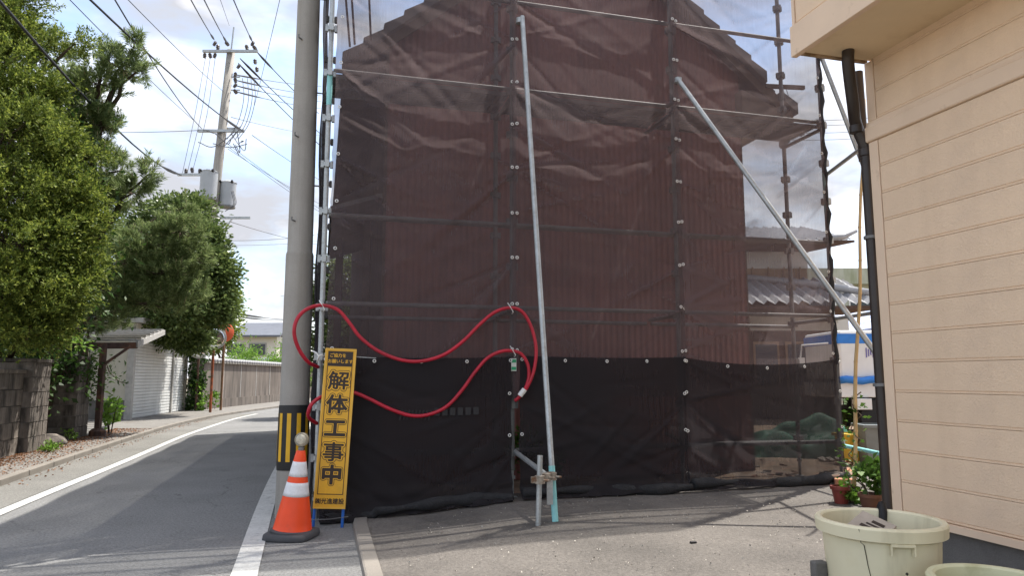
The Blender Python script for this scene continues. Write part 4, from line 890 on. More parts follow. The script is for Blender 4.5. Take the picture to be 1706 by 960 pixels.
for k in range(8):
    wdw = part('window', MB().box((2.6 + k * .9, HY - .06, 1.6), (.72, .05, 1.3)), M['tanwall'], h2_)
    part('pane', MB().box((2.6 + k * .9, HY - .09, 1.6), (.6, .02, 1.15)), mat('dim_glass', (.05, .055, .06), .15, .1) if 'dim_glass' not in bpy.data.materials else bpy.data.materials['dim_glass'], wdw)
# long pale concrete building far behind, low blue-tarped house, red-eaved roof
M['mossconc'] = mat('mossy_concrete', (.42, .43, .35), .9, .12, .6, streak=(.28, .3, .2), streakpos=(.45, .7), sscale=1.5, vstretch=.2)
fb = thing('concrete_building', 'long pale mossy concrete building far behind the tiled houses', 'building', (25, 56, 0))
part('wall', MB().box((27, 58, 4.2), (30, 8, 8.4)), M['mossconc'], fb); part('parapet', MB().box((27, 57.6, 8.9), (30.6, 8.6, 1.2)), M['mossconc'], fb)
for k in range(9):
    wdw = part('window', MB().box((14 + k * 3.2, 53.97, 6.6), (2.2, .1, 1.1)), M['white'], fb); part('pane', MB().box((14 + k * 3.2, 53.9, 6.6), (2.0, .05, .95)), bpy.data.materials['dim_glass'], wdw)
lh = thing('low_house', 'low house with bluish sheet roof behind the white truck', 'house', (14, 29, 0))
part('wall', MB().box((15, 31, 1.4), (7.5, 4, 2.8)), M['plaster'], lh)
part('roof', MB().ext([(10.2, 28.2, 2.5), (19.5, 28.2, 3.85), (19.5, 33, 4.6), (10.2, 33, 3.4)], (0, 0, .12)), mat('blue_grey_sheet', (.3, .36, .55), .5, .2, 2, c2=(.5, .5, .52), c2pos=(.5, .6), c2scale=1.5), lh)
for k in range(4): wdw = part('window', MB().box((12.2 + k * 1.5, 28.97, 1.7), (.9, .06, 1.2)), M['white'], lh); part('pane', MB().box((12.2 + k * 1.5, 28.93, 1.7), (.76, .04, 1.0)), bpy.data.materials['dim_glass'], wdw)
rh = thing('red_eaved_shed', 'small tiled roof with dark red eave beside the tiled house', 'shed', (10.3, 23, 0))
part('wall', MB().box((9.9, 24.4, 1.6), (2.2, 2.4, 3.2)), M['plaster'], rh)
part('roof', MB().ext([(8.4, 22.9, 3.72), (11.1, 22.9, 4.02), (11.1, 25.8, 4.5), (8.4, 25.8, 4.2)], (0, 0, .1)), mat('red_eave', (.22, .04, .03), .6), rh)
tileroof(rh, 8.3, 11.3, 22.8, 3.95, 25.8, 4.75)
bush('hedge', 'sunlit yellow green hedge between the low houses behind the truck', (9.6, 22.0, .2), 1.0, .6, 1.3, 900, .16, M['leaf_bright'], 'hedge', 29)
# ================================================================= left side: block wall, gate, canopy, garage, far wall
WD0 = Vector((-7.66, 10.9, 0)); WV = Vector((-.28, 1, 0)).normalized(); WNN = Vector((WV.y, -WV.x, 0))   # along the road, and out to the road
def lw_(Y, o, z): k = (Y - WD0.y) / WV.y; return WD0 + WV * k + WNN * o + Vector((0, 0, z))
M['block'] = mat('old_concrete_block', (.25, .215, .185), .92, .2, 5, bump=.4, bscale=50, fine=.15, streak=(.06, .052, .046), streakpos=(.38, .62), sscale=5, objrand=.2, vstretch=.25)
def blockmesh(L_, Hh, T): m = MB().box((0, 0, 0), (L_, T, Hh)); return mesh_of('block', m.v, m.f, M['block'], False)
def blockwall(name, label, Y0, Y1, z1, thick, ch, bl, o=0, cap=True, seed=0, cat='wall'):
    t = thing(name, label, cat, lw_((Y0 + Y1) / 2, o, .05)); r = random.Random(seed)
    Ltot = (lw_(Y1, 0, 0) - lw_(Y0, 0, 0)).length; nc = max(1, round((z1 - .05) / ch)); ch = (z1 - .05) / nc; nb = max(1, round(Ltot / bl)); bl = Ltot / nb
    me = blockmesh(bl - .012, ch - .012, thick); half = blockmesh(bl / 2 - .012, ch - .012, thick)
    rotm = basis(WV, WNN, Vector((0, 0, 1)), (0, 0, 0))
    core = MB().beam(lw_(Y0 + .02, o - thick / 2, .03 + (z1 - .05) / 2), lw_(Y1 - .02, o - thick / 2, .03 + (z1 - .05) / 2), thick - .03, z1 - .06); part('mortar', core, M['conc_dark'], t)
    for c in range(nc):
        z = .05 + ch * (c + .5); k = 0.0
        while k < Ltot - .01:
            full = not (c % 2 and (k == 0 or k + bl > Ltot + .01)); ln = bl if full else bl / 2
            p = lw_(Y0, o - thick / 2, z) + WV * (k + ln / 2) + WNN * r.uniform(-.004, .004)
            b = inst('block', me if full else half, t, Matrix.Translation(p) @ rotm); k += ln
    if cap: part('coping', MB().beam(lw_(Y0 - .02, o - thick / 2, z1 + .03), lw_(Y1 + .02, o - thick / 2, z1 + .03), thick + .06, .06), M['block'], t, bevel=.01)
    return t
blockwall('block_wall', 'weathered concrete block wall with dark stains beneath the conifer', 6.0, 11.5, 1.32, .15, .25, .55, seed=1)
blockwall('gate_pillar', 'broad stained concrete block gate pillar at the end of the block wall', 11.52, 12.3, 1.5, .5, .25, .38, seed=2, o=.12, cat='pillar')
blockwall('gate_pillar', 'ivy grown concrete block gate pillar beside the canopy post', 14.2, 15.0, 1.62, .48, .21, .4, seed=3, cat='pillar')
gt_ = thing('gate', 'dark brown wooden gate set back between the two block pillars', 'gate', lw_(13.25, -.45, .06))
for k in range(12): part('gate_board', MB().beam(lw_(12.36 + k * .152, -.45, .08), lw_(12.36 + k * .152, -.45, 1.55), .13, .03, WNN), M['darkwood'], gt_)
for z in (.4, 1.2): part('gate_rail', MB().beam(lw_(12.32, -.48, z), lw_(14.15, -.48, z), .03, .09), M['darkwood'], gt_)
r = np.random.default_rng(4)
# ivy on the pillar
def ivy(name, label, boxc, boxs, n, ls, m, seed):
    r = np.random.default_rng(seed); t = thing(name, label, 'ivy', Vector(boxc) - Vector((0, 0, boxs[2] / 2)))
    k = max(6, n // 40); cen = (r.random((k, 3)) - .5) * np.array(boxs); idx = r.integers(0, k, n)
    P = np.array(boxc) + cen[idx] + r.normal(size=(n, 3)) * .09 * np.array([1, 1, 1.6]); D = r.normal(size=(n, 3)) + np.array([.6, -.5, -.5])
    stm = MB()
    for q in range(6):
        a = Vector(boxc) + Vector(cen[q]); stm.path([(a.x, a.y, boxc[2] - boxs[2] / 2), a.lerp(Vector(boxc), .3), a + Vector((0, 0, .2))], .008, 4)
    part('stem', stm, M['bark'], t); leafpart(P, D, ls * r.uniform(.6, 1.2, n), ls * .75 * r.uniform(.7, 1.2, n), 'foliage', m, t, seed); return t
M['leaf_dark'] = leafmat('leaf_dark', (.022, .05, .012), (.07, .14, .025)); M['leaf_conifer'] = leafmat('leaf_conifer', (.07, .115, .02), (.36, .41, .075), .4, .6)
M['needle'] = leafmat('pine_needle', (.1, .15, .05), (.36, .43, .17), .45, .5); M['candle'] = mat('pine_candle', (.3, .24, .12), .8)
M['leaf_broad'] = leafmat('leaf_broad', (.06, .1, .03), (.22, .28, .085), .3, .38)
p = lw_(14.7, .05, 1.3); ivy('ivy', 'green ivy hanging over the top and corner of the gate pillar', (p.x, p.y, 1.3), (.35, .75, .8), 520, .07, M['leaf_mid'], 31)
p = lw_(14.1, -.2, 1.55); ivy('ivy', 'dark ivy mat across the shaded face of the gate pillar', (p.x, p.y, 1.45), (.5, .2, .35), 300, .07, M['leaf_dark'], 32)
cn_ = lw_(12.4, .35, .06); bush('weed_clump', 'low bright green tuft at the foot of the broad gate pillar', atz(80, 753, .06), .2, .2, .1, 260, .05, M['leaf_bright'], 'plant', 41)
single('kerb_boulder', MB().lathe([(0, .2), (.1, .19), (.22, .13), (.28, .05), (.28, 0)], atz(82, 742, .06), 10), M['block'], 'rounded grey stone at the foot of the gate pillar', 'stone', smooth=True)
bush('weed_clump', 'thin leafy seedlings in the gateway by the ivy pillar', atz(112, 735, .06), .2, .15, .1, 90, .06, M['leaf_bright'], 'plant', 42)
# canopy over the side passage
cp = thing('canopy', 'low lean-to canopy of pale slats on a rusty dark post', 'canopy', lw_(15.3, 0, .06))
M['rust'] = mat('rusty_post', (.09, .055, .045), .85, .3, 8, c2=(.16, .08, .05), c2scale=5); M['slat'] = mat('weathered_slat', (.4, .39, .37), .7, .15, 8)
cpb = atz(162, 727, .06); part('post', MB().beam(cpb, (cpb.x, cpb.y, 1.95), .1, .1), M['rust'], cp); part('post_base', MB().lathe([(.16, 0), (.16, .1), (.09, .16)], cpb, 10), M['rust'], cp)
FL = Vector((-10.6, 15.5, 1.93)); FR = Vector((-7.98, 15.15, 1.93)); BR_ = Vector((-10.02, 20.5, 2.55)); BL_ = Vector((-12.6, 20.5, 2.55))
part('front_beam', MB().beam(FL, FR, .09, .13), M['rust'], cp)
part('side_beam', MB().beam(FR + Vector((0, 0, .02)), BR_, .05, .13), M['slat'], cp); part('back_beam', MB().beam(BL_, BR_, .05, .1), M['rust'], cp)
for k in range(7):
    t_ = (k + .3) / 7; part('slat', MB().beam(FL.lerp(BL_, t_) + Vector((0, 0, .1)), FR.lerp(BR_, t_) + Vector((0, 0, .1)), .16, .03), M['slat'], cp)
part('brace', MB().beam((cpb.x, cpb.y, 1.5), (cpb.x + .5, cpb.y + .1, 1.9), .05, .05), M['rust'], cp)
bush('leafy_plant', 'upright large leaved plant growing beside the canopy post', atz(183, 722, .06), .22, .22, .5, 120, .17, M['leaf_bright'], 'plant', 43, wr=.6)
# garage
ga = thing('garage', 'white roller shutter garage with cream end wall and grey base', 'garage', (-12, 23, .06)); G0 = Vector((-10.95, 20.7, 0)); GV = Vector((-.9, 5.3, 0)).normalized(); GN_ = Vector((GV.y, -GV.x, 0))
def gp(k, o, z): return G0 + GV * k + GN_ * o + Vector((0, 0, z))
M['cream'] = mat('cream_plaster', (.58, .55, .47), .85, .06, 2, streak=(.45, .42, .35), streakpos=(.5, .85), sscale=3)
M['shutter'] = mat('white_shutter', (.62, .63, .62), .5, .06, 2, streak=(.45, .45, .43), streakpos=(.5, .8), sscale=4)
part('end_wall', MB().ext([(-14.5, 20.75, .6), (-11.02, 20.75, .6), (-11.02, 20.75, 2.8), (-14.5, 20.75, 2.8)], (0, .15, 0)), M['cream'], ga)
part('end_plinth', MB().ext([(-14.5, 20.72, .0), (-11.03, 20.72, .0), (-11.03, 20.72, .6), (-14.5, 20.72, .6)], (0, .18, 0)), M['conc_dark'], ga)
part('door_jamb', MB().ext([gp(0, 0, 0), gp(.16, 0, 0), gp(.16, -.18, 0), gp(0, -.18, 0)], (0, 0, 2.75)), M['slat'], ga)
part('lintel', MB().ext([gp(0, .03, 2.45), gp(5.6, .03, 2.45), gp(5.6, -.2, 2.45), gp(0, -.2, 2.45)], (0, 0, .38)), M['cream'], ga)
part('roof_slab', MB().ext([gp(-.2, .25, 2.84), gp(5.8, .25, 2.84), gp(5.8, -3.8, 2.84), gp(-.2, -3.8, 2.84)], (0, 0, .14)), M['conc'], ga)
for a, b in ((.17, 3.95), (4.07, 5.5)):
    sh = thing('x', '', ''); bpy.data.objects.remove(sh)
    sc0 = part('shutter_curtain', MB().ext([gp(a, -.1, .06), gp(b, -.1, .06), gp(b, -.12, .06), gp(a, -.12, .06)], (0, 0, 2.4)), M['shutter'], ga)
    for k in range(25): part('slat', MB().ext([gp(a, -.098, .07 + k * .095), gp(a, -.075, .085 + k * .095), gp(a, -.075, .145 + k * .095), gp(a, -.098, .155 + k * .095)], (gp(b, 0, 0) - gp(a, 0, 0))), M['shutter'], sc0)
part('centre_jamb', MB().ext([gp(3.96, -.02, 0), gp(4.06, -.02, 0), gp(4.06, -.15, 0), gp(3.96, -.15, 0)], (0, 0, 2.45)), M['slat'], ga)
part('back_wall', MB().ext([gp(0, -3.6, 0), gp(5.6, -3.6, 0), gp(5.6, -3.7, 0), gp(0, -3.7, 0)], (0, 0, 2.84)), M['conc'], ga)
part('far_wall', MB().ext([gp(5.5, 0, 0), gp(5.6, 0, 0), gp(5.6, -3.6, 0), gp(5.5, -3.6, 0)], (0, 0, 2.84)), M['conc'], ga)
ivy('ivy', 'dark ivy column hanging down the far corner of the garage', (-11.65, 26.35, 1.4), (.5, .5, 2.6), 1500, .13, M['leaf_dark'], 51)
ivy('ivy', 'bright leafy shoots at the foot of the ivy column by the mirror posts', (-11.2, 26.3, .55), (.6, .5, .9), 260, .14, M['leaf_bright'], 52)
ivy('ivy', 'thin ivy trailing over the top of the white shutter', (-11.35, 24.6, 2.5), (.3, 2.4, .4), 420, .1, M['leaf_mid'], 53)
# far wall with tile coping
fw = thing('boundary_wall', 'long stained plaster boundary wall with grey tile coping along the bend', 'wall', (-11.7, 33, .06)); M['stain'] = mat('stained_plaster', (.19, .162, .138), .92, .12, 2, streak=(.085, .073, .064), streakpos=(.4, .66), sscale=3.5, objrand=.06)
F0 = Vector((-11.62, 27.0, 0)); FV = Vector((-.3, 12, 0)).normalized(); FNv = Vector((FV.y, -FV.x, 0))
def fp(k, o, z): return F0 + FV * k + FNv * o + Vector((0, 0, z))
for k in range(12):
    part('wall_panel', MB().ext([fp(k * 2 + .015, 0, .42), fp(k * 2 + 1.985, 0, .42), fp(k * 2 + 1.985, -.15, .42), fp(k * 2 + .015, -.15, .42)], (0, 0, 1.4)), M['stain'], fw)
    part('plinth', MB().ext([fp(k * 2 + .005, .05, .0), fp(k * 2 + 1.995, .05, 0), fp(k * 2 + 1.995, -.2, 0), fp(k * 2 + .005, -.2, 0)], (0, 0, .42)), M['stain'], fw)
    if k: part('joint_strip', MB().ext([fp(k * 2 - .025, .006, .42), fp(k * 2 + .025, .006, .42), fp(k * 2 + .025, -.1, .42), fp(k * 2 - .025, -.1, .42)], (0, 0, 1.39)), M['slat'], fw)
part('coping_bed', MB().ext([fp(0, .1, 1.82), fp(24, .1, 1.82), fp(24, -.25, 1.82), fp(0, -.25, 1.82)], (0, 0, .05)), M['conc'], fw)
cm = MB().path([(-.2, 0, 0), (0, 0, .06), (.2, 0, 0)], .075, 6); cme = mesh_of('coping_tile', cm.v, cm.f, M['silvertile'], True)
for k in range(76): inst('coping_tile', cme, fw, basis(FNv, FV, Vector((0, 0, 1)), fp(.15 + k * .31, -.07, 1.9)))
# traffic mirrors
M['orange_post'] = mat('rusty_orange_post', (.35, .09, .03), .7, .3, 6, c2=(.13, .06, .035), c2pos=(.45, .6), c2scale=4); M['mirror'] = mat('mirror_face', (.7, .72, .75), .08, .03, 2, metal=1.0)
def tmirror(base, zc, rad, yaw, label, rim, mpost):
    t = thing('traffic_mirror', label, 'mirror', base, 'traffic mirrors at the bend'); base = Vector(base)
    part('post', MB().tube(base, (base.x, base.y, zc + rad * .9), .045, n=10), mpost, t, 40); d = Vector((math.sin(yaw), -math.cos(yaw), 0)); Mx = d.to_track_quat('Z', 'Y').to_matrix(); c = Vector((base.x, base.y, zc)) + d * .12
    part('shell', MB().lathe([(0, -.09), (rad * .6, -.07), (rad * 1.02, 0), (rad * 1.05, .03), (rad, .04)], c, 28, Mx), rim, t, 40)
    part('mirror_glass', MB().lathe([(0, .075), (rad * .4, .068), (rad * .75, .05), (rad * .97, .03)][::-1], c, 28, Mx), M['mirror'], t, True)
tmirror((-10.42, 24.9, .06), 2.62, .38, R(28), 'round traffic mirror on rusty orange post facing the road', M['slat'], M['orange_post'])
tmirror((-10.75, 26.6, .06), 2.95, .36, R(215), 'orange backed traffic mirror on brown post seen from behind', mat('orange_back', (.6, .1, .03), .5), mat('brown_post', (.2, .11, .06), .7, .2, 6))
tmirror((-11.45, 26.1, .06), 2.25, .3, R(25), 'small dull traffic mirror half hidden in ivy', M['slat'], M['rust'])
# far house and bushes past the wall
fh = thing('cream_house', 'cream two storey house with grey gabled roof beyond the boundary wall', 'house', (-22, 62, 0))
M['slate'] = mat('slate_grey_roof', (.12, .13, .155), .6, .12, 2, fine=.1); M['offwhite'] = mat('offwhite_wall', (.68, .65, .56), .8, .05)
X0, X1, YF = -23.4, -20.4, 60
part('wall', MB().box(((X0 + X1) / 2 + .3, YF + 4, 2.36), (X1 - X0 + .6, 8, 4.72)), M['offwhite'], fh)
part('gable_wall', MB().ext([(X1 + .62, YF + .2, 4.9), (X1 + .62, YF + 7.6, 4.7), (X1 + .62, YF + 3.8, 5.9)], (-.3, 0, 0)), M['offwhite'], fh)
for s_, ya, yb in ((1, YF - .8, YF + 3.8), (-1, YF + 3.8, YF + 8.6)):
    za, zb = (4.62, 6.0) if s_ > 0 else (6.0, 4.62); part('roof_slope', MB().ext([(X0 - .6, ya, za), (X1 + 1.1, ya, za), (X1 + 1.1, yb, zb), (X0 - .6, yb, zb)], (0, 0, .16)), M['slate'], fh)
for x, z in ((-23.2, 3.6), (-21.4, 3.6)):
    wdw = part('window', MB().box((x, YF - .03, z), (1.5, .1, 1.1)), M['slat'], fh); part('pane', MB().box((x, YF - .1, z), (1.3, .05, .9)), bpy.data.materials['dim_glass'], wdw)
for y in (YF + 1.5, YF + 4.2): wdw = part('window', MB().box((X1 + .63, y, 3.7), (.1, 1.2, 1.1)), M['slat'], fh); part('pane', MB().box((X1 + .7, y, 3.7), (.05, 1.0, .9)), bpy.data.materials['dim_glass'], wdw)
part('antenna', MB().tube((-20.5, YF + 3.8, 6.8), (-20.5, YF + 3.8, 9), .03, n=5).beam((-20.9, YF + 3.8, 8.6), (-20.1, YF + 3.8, 8.6), .03, .03), M['steel'], fh)
for k, (px, Y, h) in enumerate(((398, 40, 1.5), (424, 44, 1.4), (450, 46, 1.3), (476, 44, 1.5), (500, 42, 1.4))):
    p = at(px, 605, Y); bush('garden_bush', 'sunlit yellow green garden bush behind the boundary wall', (p.x, p.y, .3), 1.3, 1.0, h, 1300, .16, M['leaf_bright'], 'bush', 60 + k, 'garden bushes behind the boundary wall')
fh2 = thing('dark_house', 'dark brown house among the bushes behind the boundary wall', 'house', (-17.5, 52, 0)); part('wall', MB().box((-18.4, 54, 1.1), (4.2, 4, 2.2)), M['darkwood'], fh2); part('roof', MB().ext([(-20.8, 51.6, 2.1), (-16, 51.6, 2.1), (-16, 54, 2.6), (-20.8, 54, 2.6)], (0, 0, .15)), M['slate'], fh2)
# ================================================================= trees
def limbpath(a, b, sag=.15, n=6, rng=random):
    a = Vector(a); b = Vector(b); L_ = (b - a).length
    return [a.lerp(b, k / n) + Vector((rng.uniform(-1, 1), rng.uniform(-1, 1), rng.uniform(-.5, 1))) * .035 * L_ * (0 < k < n) + Vector((0, 0, sag * L_ * .3 * math.sin(math.pi * k / n))) for k in range(n + 1)]
def tree(name, label, base, trunk_top, blobs, kind, m, seed, tr=.14, dens=1.0, ls=.06, cat='tree'):
    rng = random.Random(seed); r = np.random.default_rng(seed); base = Vector(base); trunk_top = Vector(trunk_top); t = thing(name, label, cat, base)
    tp = limbpath(base - Vector((0, 0, .1)), trunk_top, 0, 9, rng); part('trunk', MB().path(tp, [tr * (1 - .085 * k) for k in range(10)], 12), M['bark'], t, True)
    P = []; D = []; Lf = []; Wf = []; limbs = MB(); cand = MB()
    for (c, rx, ry, rz_, n) in blobs:
        c = Vector(c); hh = max(1, min(8, int((c.z - base.z) / max(.1, (trunk_top.z - base.z)) * 9 - 1))); j = tp[hh]
        limbs.path(limbpath(j, c, .2, 6, rng), [.055, .05, .045, .038, .03, .024, .015], 6)
        n = int(n * dens)
        for _ in range(n):
            q = r.normal(size=3); q /= np.linalg.norm(q); rad = r.uniform(.55, 1.0) if kind != 'fill' else r.random(); e = Vector(q * rad * np.array([rx, ry, rz_])) ; tip = c + e
            if rng.random() < .25: limbs.path([c + e * .15, c + e * .6 + Vector((0, 0, -.03)), tip], [.014, .009, .005], 4)
            outd = np.array(e.normalized())
            if kind == 'pine':
                sh = outd * .7 + np.array([0, 0, .9]) + r.normal(size=3) * .35; sh /= np.linalg.norm(sh); nn = 70; s_ = r.random(nn) * .24; dd = r.normal(size=(nn, 3)); dd -= np.outer(dd @ sh, sh); dd /= np.linalg.norm(dd, axis=1, keepdims=True)
                P.append(np.array(tip) + np.outer(s_, sh)); D.append(dd * .75 + sh * r.uniform(.5, 1.1, (nn, 1))); Lf.append(r.uniform(.09, .16, nn)); Wf.append(r.uniform(.010, .016, nn))
                if rng.random() < .3: cand.path([tip + Vector(sh) * .16, tip + Vector(sh) * .2 + Vector((0, 0, .12))], [.011, .006], 4)
            elif kind == 'spray':
                for _k in range(5):
                    sh = outd * .9 + np.array([0, 0, .45]) + r.normal(size=3) * .6; sh /= np.linalg.norm(sh); nn = 20; s_ = r.random(nn) * .3; o_ = np.array(tip) + r.normal(size=3) * .05
                    P.append(o_ + np.outer(s_, sh) + r.normal(size=(nn, 3)) * .016); D.append(r.normal(size=(nn, 3)) * .55 + sh * .9); Lf.append(ls * r.uniform(.6, 1.3, nn)); Wf.append(ls * .42 * r.uniform(.7, 1.2, nn))
            else:
                nn = 64; o_ = r.normal(size=(nn, 3)) * np.array([.2, .2, .13]); P.append(np.array(tip) + o_); D.append(o_ * 2.2 + outd * .5 + r.normal(size=(nn, 3)) * .35); Lf.append(ls * r.uniform(.6, 1.25, nn)); Wf.append(ls * .55 * r.uniform(.7, 1.2, nn))
    part('limbs', limbs, M['bark'], t, True)
    if cand.v: part('candles', cand, M['candle'], t, kind='stuff')
    leafpart(np.concatenate(P), np.concatenate(D), np.concatenate(Lf), np.concatenate(Wf), 'crown', m, t, seed); return t
B = lambda px, py, Y, rx, rz_, n, ry=None: (at(px, py, Y), rx, ry or rx, rz_, n)
tA = at(-40, 600, 12.2)
tree('conifer_tree', 'dense yellow green conifer with feathery sprays above the block wall', (tA.x, 12.2, .0), (tA.x + .2, 12.0, 8.6),
     [B(-30, 30, 11.4, .6, .6, 70), B(15, 55, 11.5, .4, .4, 60), B(75, 75, 11.7, .28, .12, 22), B(125, 72, 11.8, .16, .08, 10), B(30, 5, 11.7, .4, .4, 40), B(-20, 130, 11.2, .8, .7, 90), B(45, 150, 11.4, .45, .35, 70), B(95, 155, 11.6, .24, .12, 20), B(5, 230, 11, .9, .6, 130), B(75, 232, 11.4, .45, .35, 70), B(112, 245, 11.6, .22, .14, 20),
      B(10, 325, 10.9, .9, .55, 140), B(90, 312, 11.3, .5, .32, 80), B(140, 262, 11.6, .26, .1, 18), B(135, 335, 11.5, .28, .16, 26), B(15, 410, 10.8, 1.0, .55, 150), B(100, 392, 11.3, .5, .35, 80), B(150, 365, 11.5, .2, .12, 14), B(5, 490, 10.8, .9, .5, 120), B(85, 480, 11.2, .6, .4, 90), B(125, 435, 11.4, .35, .2, 34), B(10, 550, 11.0, .8, .35, 80), B(75, 540, 11.2, .5, .3, 50)], 'spray', M['leaf_conifer'], 101, .16, 1.0, .062)
tB = at(60, 600, 14)
tree('pine_tree', 'pine tree with long needled branches reaching out over the road', (tB.x, 14, .0), (tB.x + 1.2, 13.8, 7.6),
     [B(205, 115, 13.0, .34, .22, 26), B(222, 80, 12.9, .1, .22, 8), B(235, 112, 12.9, .12, .2, 8), B(182, 92, 13.0, .1, .2, 6), B(165, 140, 13.1, .4, .25, 26), B(120, 150, 13.3, .4, .3, 26), B(140, 195, 13.2, .45, .3, 40), B(170, 210, 13.2, .3, .22, 24), B(95, 200, 13.4, .5, .4, 30), B(120, 250, 13.4, .5, .35, 40), B(160, 262, 13.2, .35, .22, 26), B(175, 312, 13.2, .4, .22, 30), B(222, 322, 13.0, .3, .15, 18), B(245, 292, 12.9, .1, .2, 8), B(198, 285, 13.1, .15, .12, 8), B(120, 320, 13.4, .7, .4, 50), B(60, 90, 13.6, .6, .5, 40), B(170, 345, 13.3, .45, .2, 30), B(130, 380, 13.6, .6, .3, 40)], 'pine', M['needle'], 102, .13, 1.7)
tC = at(85, 600, 16.4)
tree('pine_tree', 'dark low pine tree with soft spreading pads above the canopy', (tC.x, 16.4, .0), (tC.x + 1.6, 16.6, 4.9),
     [B(300, 385, 15.3, .5, .3, 44), B(255, 405, 15.4, .6, .35, 60), B(325, 430, 15.6, .35, .3, 30), B(280, 455, 15.4, .7, .35, 70), B(215, 440, 15.4, .7, .4, 70), B(190, 490, 15.4, .8, .4, 80), B(250, 505, 15.6, .8, .3, 70), B(310, 490, 16, .5, .3, 40), B(170, 400, 15.6, .5, .4, 40), B(150, 540, 15.6, .8, .3, 50), B(308, 345, 15.2, .1, .22, 5)], 'pine', M['needle'], 103, .12, 1.5)
tD = at(330, 640, 28)
tree('broadleaf_tree', 'rounded dense broadleaf evergreen tree behind the garage', (-13.2, 24.5, .0), (-12.6, 24.2, 6.4),
     [B(315, 365, 23, .9, .7, 80), B(275, 370, 23.5, .9, .7, 70), B(330, 405, 22.6, .8, .65, 90), B(352, 460, 22.6, .6, .7, 70), B(358, 515, 23, .4, .5, 46), B(310, 440, 22.2, 1.1, .8, 110), B(330, 500, 22.4, .85, .7, 90), B(290, 520, 22.0, 1.1, .6, 90), B(240, 480, 22, 1.1, .9, 80), B(318, 560, 23.6, .45, .4, 50), B(280, 555, 23, .7, .3, 50), B(372, 470, 23, .25, .4, 18), B(230, 400, 23.5, 1.0, .8, 60), B(180, 520, 22, 1.2, .7, 60)], 'broad', M['leaf_broad'], 104, .18, 1.0, .15)
tree('broadleaf_tree', 'light green loose tree standing behind the traffic mirrors', (-12.6, 31, .0), (-12.4, 31, 4.2),
     [B(376, 505, 30, .45, .5, 40), B(366, 545, 30, .6, .5, 46), B(356, 570, 30, .5, .4, 30), B(382, 520, 30.5, .25, .3, 12)], 'broad', leafmat('leaf_light', (.12, .18, .025), (.28, .36, .07), .45), 105, .08, 1.0, .15)
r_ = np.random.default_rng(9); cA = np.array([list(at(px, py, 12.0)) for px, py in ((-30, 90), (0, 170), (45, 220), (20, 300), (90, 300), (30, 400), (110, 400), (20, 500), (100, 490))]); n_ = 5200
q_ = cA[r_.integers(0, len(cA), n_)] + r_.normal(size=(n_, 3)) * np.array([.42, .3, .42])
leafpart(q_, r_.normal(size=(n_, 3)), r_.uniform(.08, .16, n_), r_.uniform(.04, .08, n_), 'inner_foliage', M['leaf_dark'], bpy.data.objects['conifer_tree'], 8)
bt_ = net(-1.1, 17, 0); tree('broadleaf_tree', 'green tree behind the brown house at the road edge, glimpsed past the net', (bt_.x, bt_.y, 0), (bt_.x, bt_.y, 4.4), [(Vector((bt_.x + dx, bt_.y + dy, z)), .8, .8, .7, 46) for dx, dy, z in ((0, 0, 4.6), (.5, .3, 3.6), (-.4, 0, 3.7), (.2, -.3, 2.8), (-.3, .3, 2.4), (.6, .6, 2.2), (0, 0, 1.6))], 'broad', M['leaf_broad'], 106, .1, 1.0, .15)
# shaded shrubs that fill the garden behind the wall
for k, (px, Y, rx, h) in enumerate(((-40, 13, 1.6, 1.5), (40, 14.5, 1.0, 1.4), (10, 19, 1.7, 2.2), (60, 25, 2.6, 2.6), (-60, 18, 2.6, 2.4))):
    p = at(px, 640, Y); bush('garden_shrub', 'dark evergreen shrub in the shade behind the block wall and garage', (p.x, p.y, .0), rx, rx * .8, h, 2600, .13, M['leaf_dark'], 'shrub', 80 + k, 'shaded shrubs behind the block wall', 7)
# branch of pale leaves hanging over the gate
br = thing('leafy_branch', 'bright green leafy branch hanging over the gate and pillars', 'branch', at(60, 570, 12.9)); pb = [at(40, 585, 12.9), at(70, 568, 12.9), at(100, 566, 12.9), at(138, 577, 12.9)]
part('stem', MB().path(pb, [.02, .015, .01, .006], 5), M['bark'], br); P = []; D = []; rv = random.Random(13); sprig(P, D, rv, pb, 230, .1, .2)
leafpart(P, D, np.array([rv.uniform(.07, .13) for _ in P]), np.array([rv.uniform(.03, .055) for _ in P]), 'foliage', M['leaf_bright'], br, 5)
br = thing('leafy_branch', 'dark drooping branch before the cream end wall beside the canopy post', 'branch', at(172, 600, 16.2)); pb = [at(172, 590, 16.2), at(182, 620, 16.2), at(195, 633, 16.2), at(206, 640, 16.2)]
part('stem', MB().path(pb, [.015, .012, .008, .005], 5), M['bark'], br); P = []; D = []; sprig(P, D, rv, pb, 55, .1, .16)
leafpart(P, D, np.array([rv.uniform(.07, .12) for _ in P]), np.array([rv.uniform(.03, .05) for _ in P]), 'foliage', M['leaf_dark'], br, 6)
# fallen leaves on the pavement
r = np.random.default_rng(77); n = 7000; Yl = r.uniform(8.2, 17, n); kxx = np.interp(Yl, ky, kx); wxx = -7.66 - .28 * (Yl - 10.9); uu = r.random(n) ** 1.6
X = wxx + .05 + (kxx - .1 - wxx) * uu * r.choice([1, 1, .45], n); P = np.stack([X, Yl, np.full(n, .067)], 1); D = r.normal(size=(n, 3)); D[:, 2] *= .12
o = leafpart(P, D, r.uniform(.018, .045, n), r.uniform(.008, .018, n), 'fallen_leaves', leafmat('dead_leaf', (.16, .07, .03), (.34, .16, .07), .1), None, 1); o['label'] = 'brown fallen leaves scattered on the pavement'; o['category'] = 'leaf litter'; o['kind'] = 'stuff'
n = 420; Yl = r.uniform(8.5, 22, n); X = np.interp(Yl, ky, kx) + .06 + np.abs(r.normal(size=n)) * .1; P = np.stack([X, Yl, np.full(n, .013)], 1); D = r.normal(size=(n, 3)); D[:, 2] *= .1
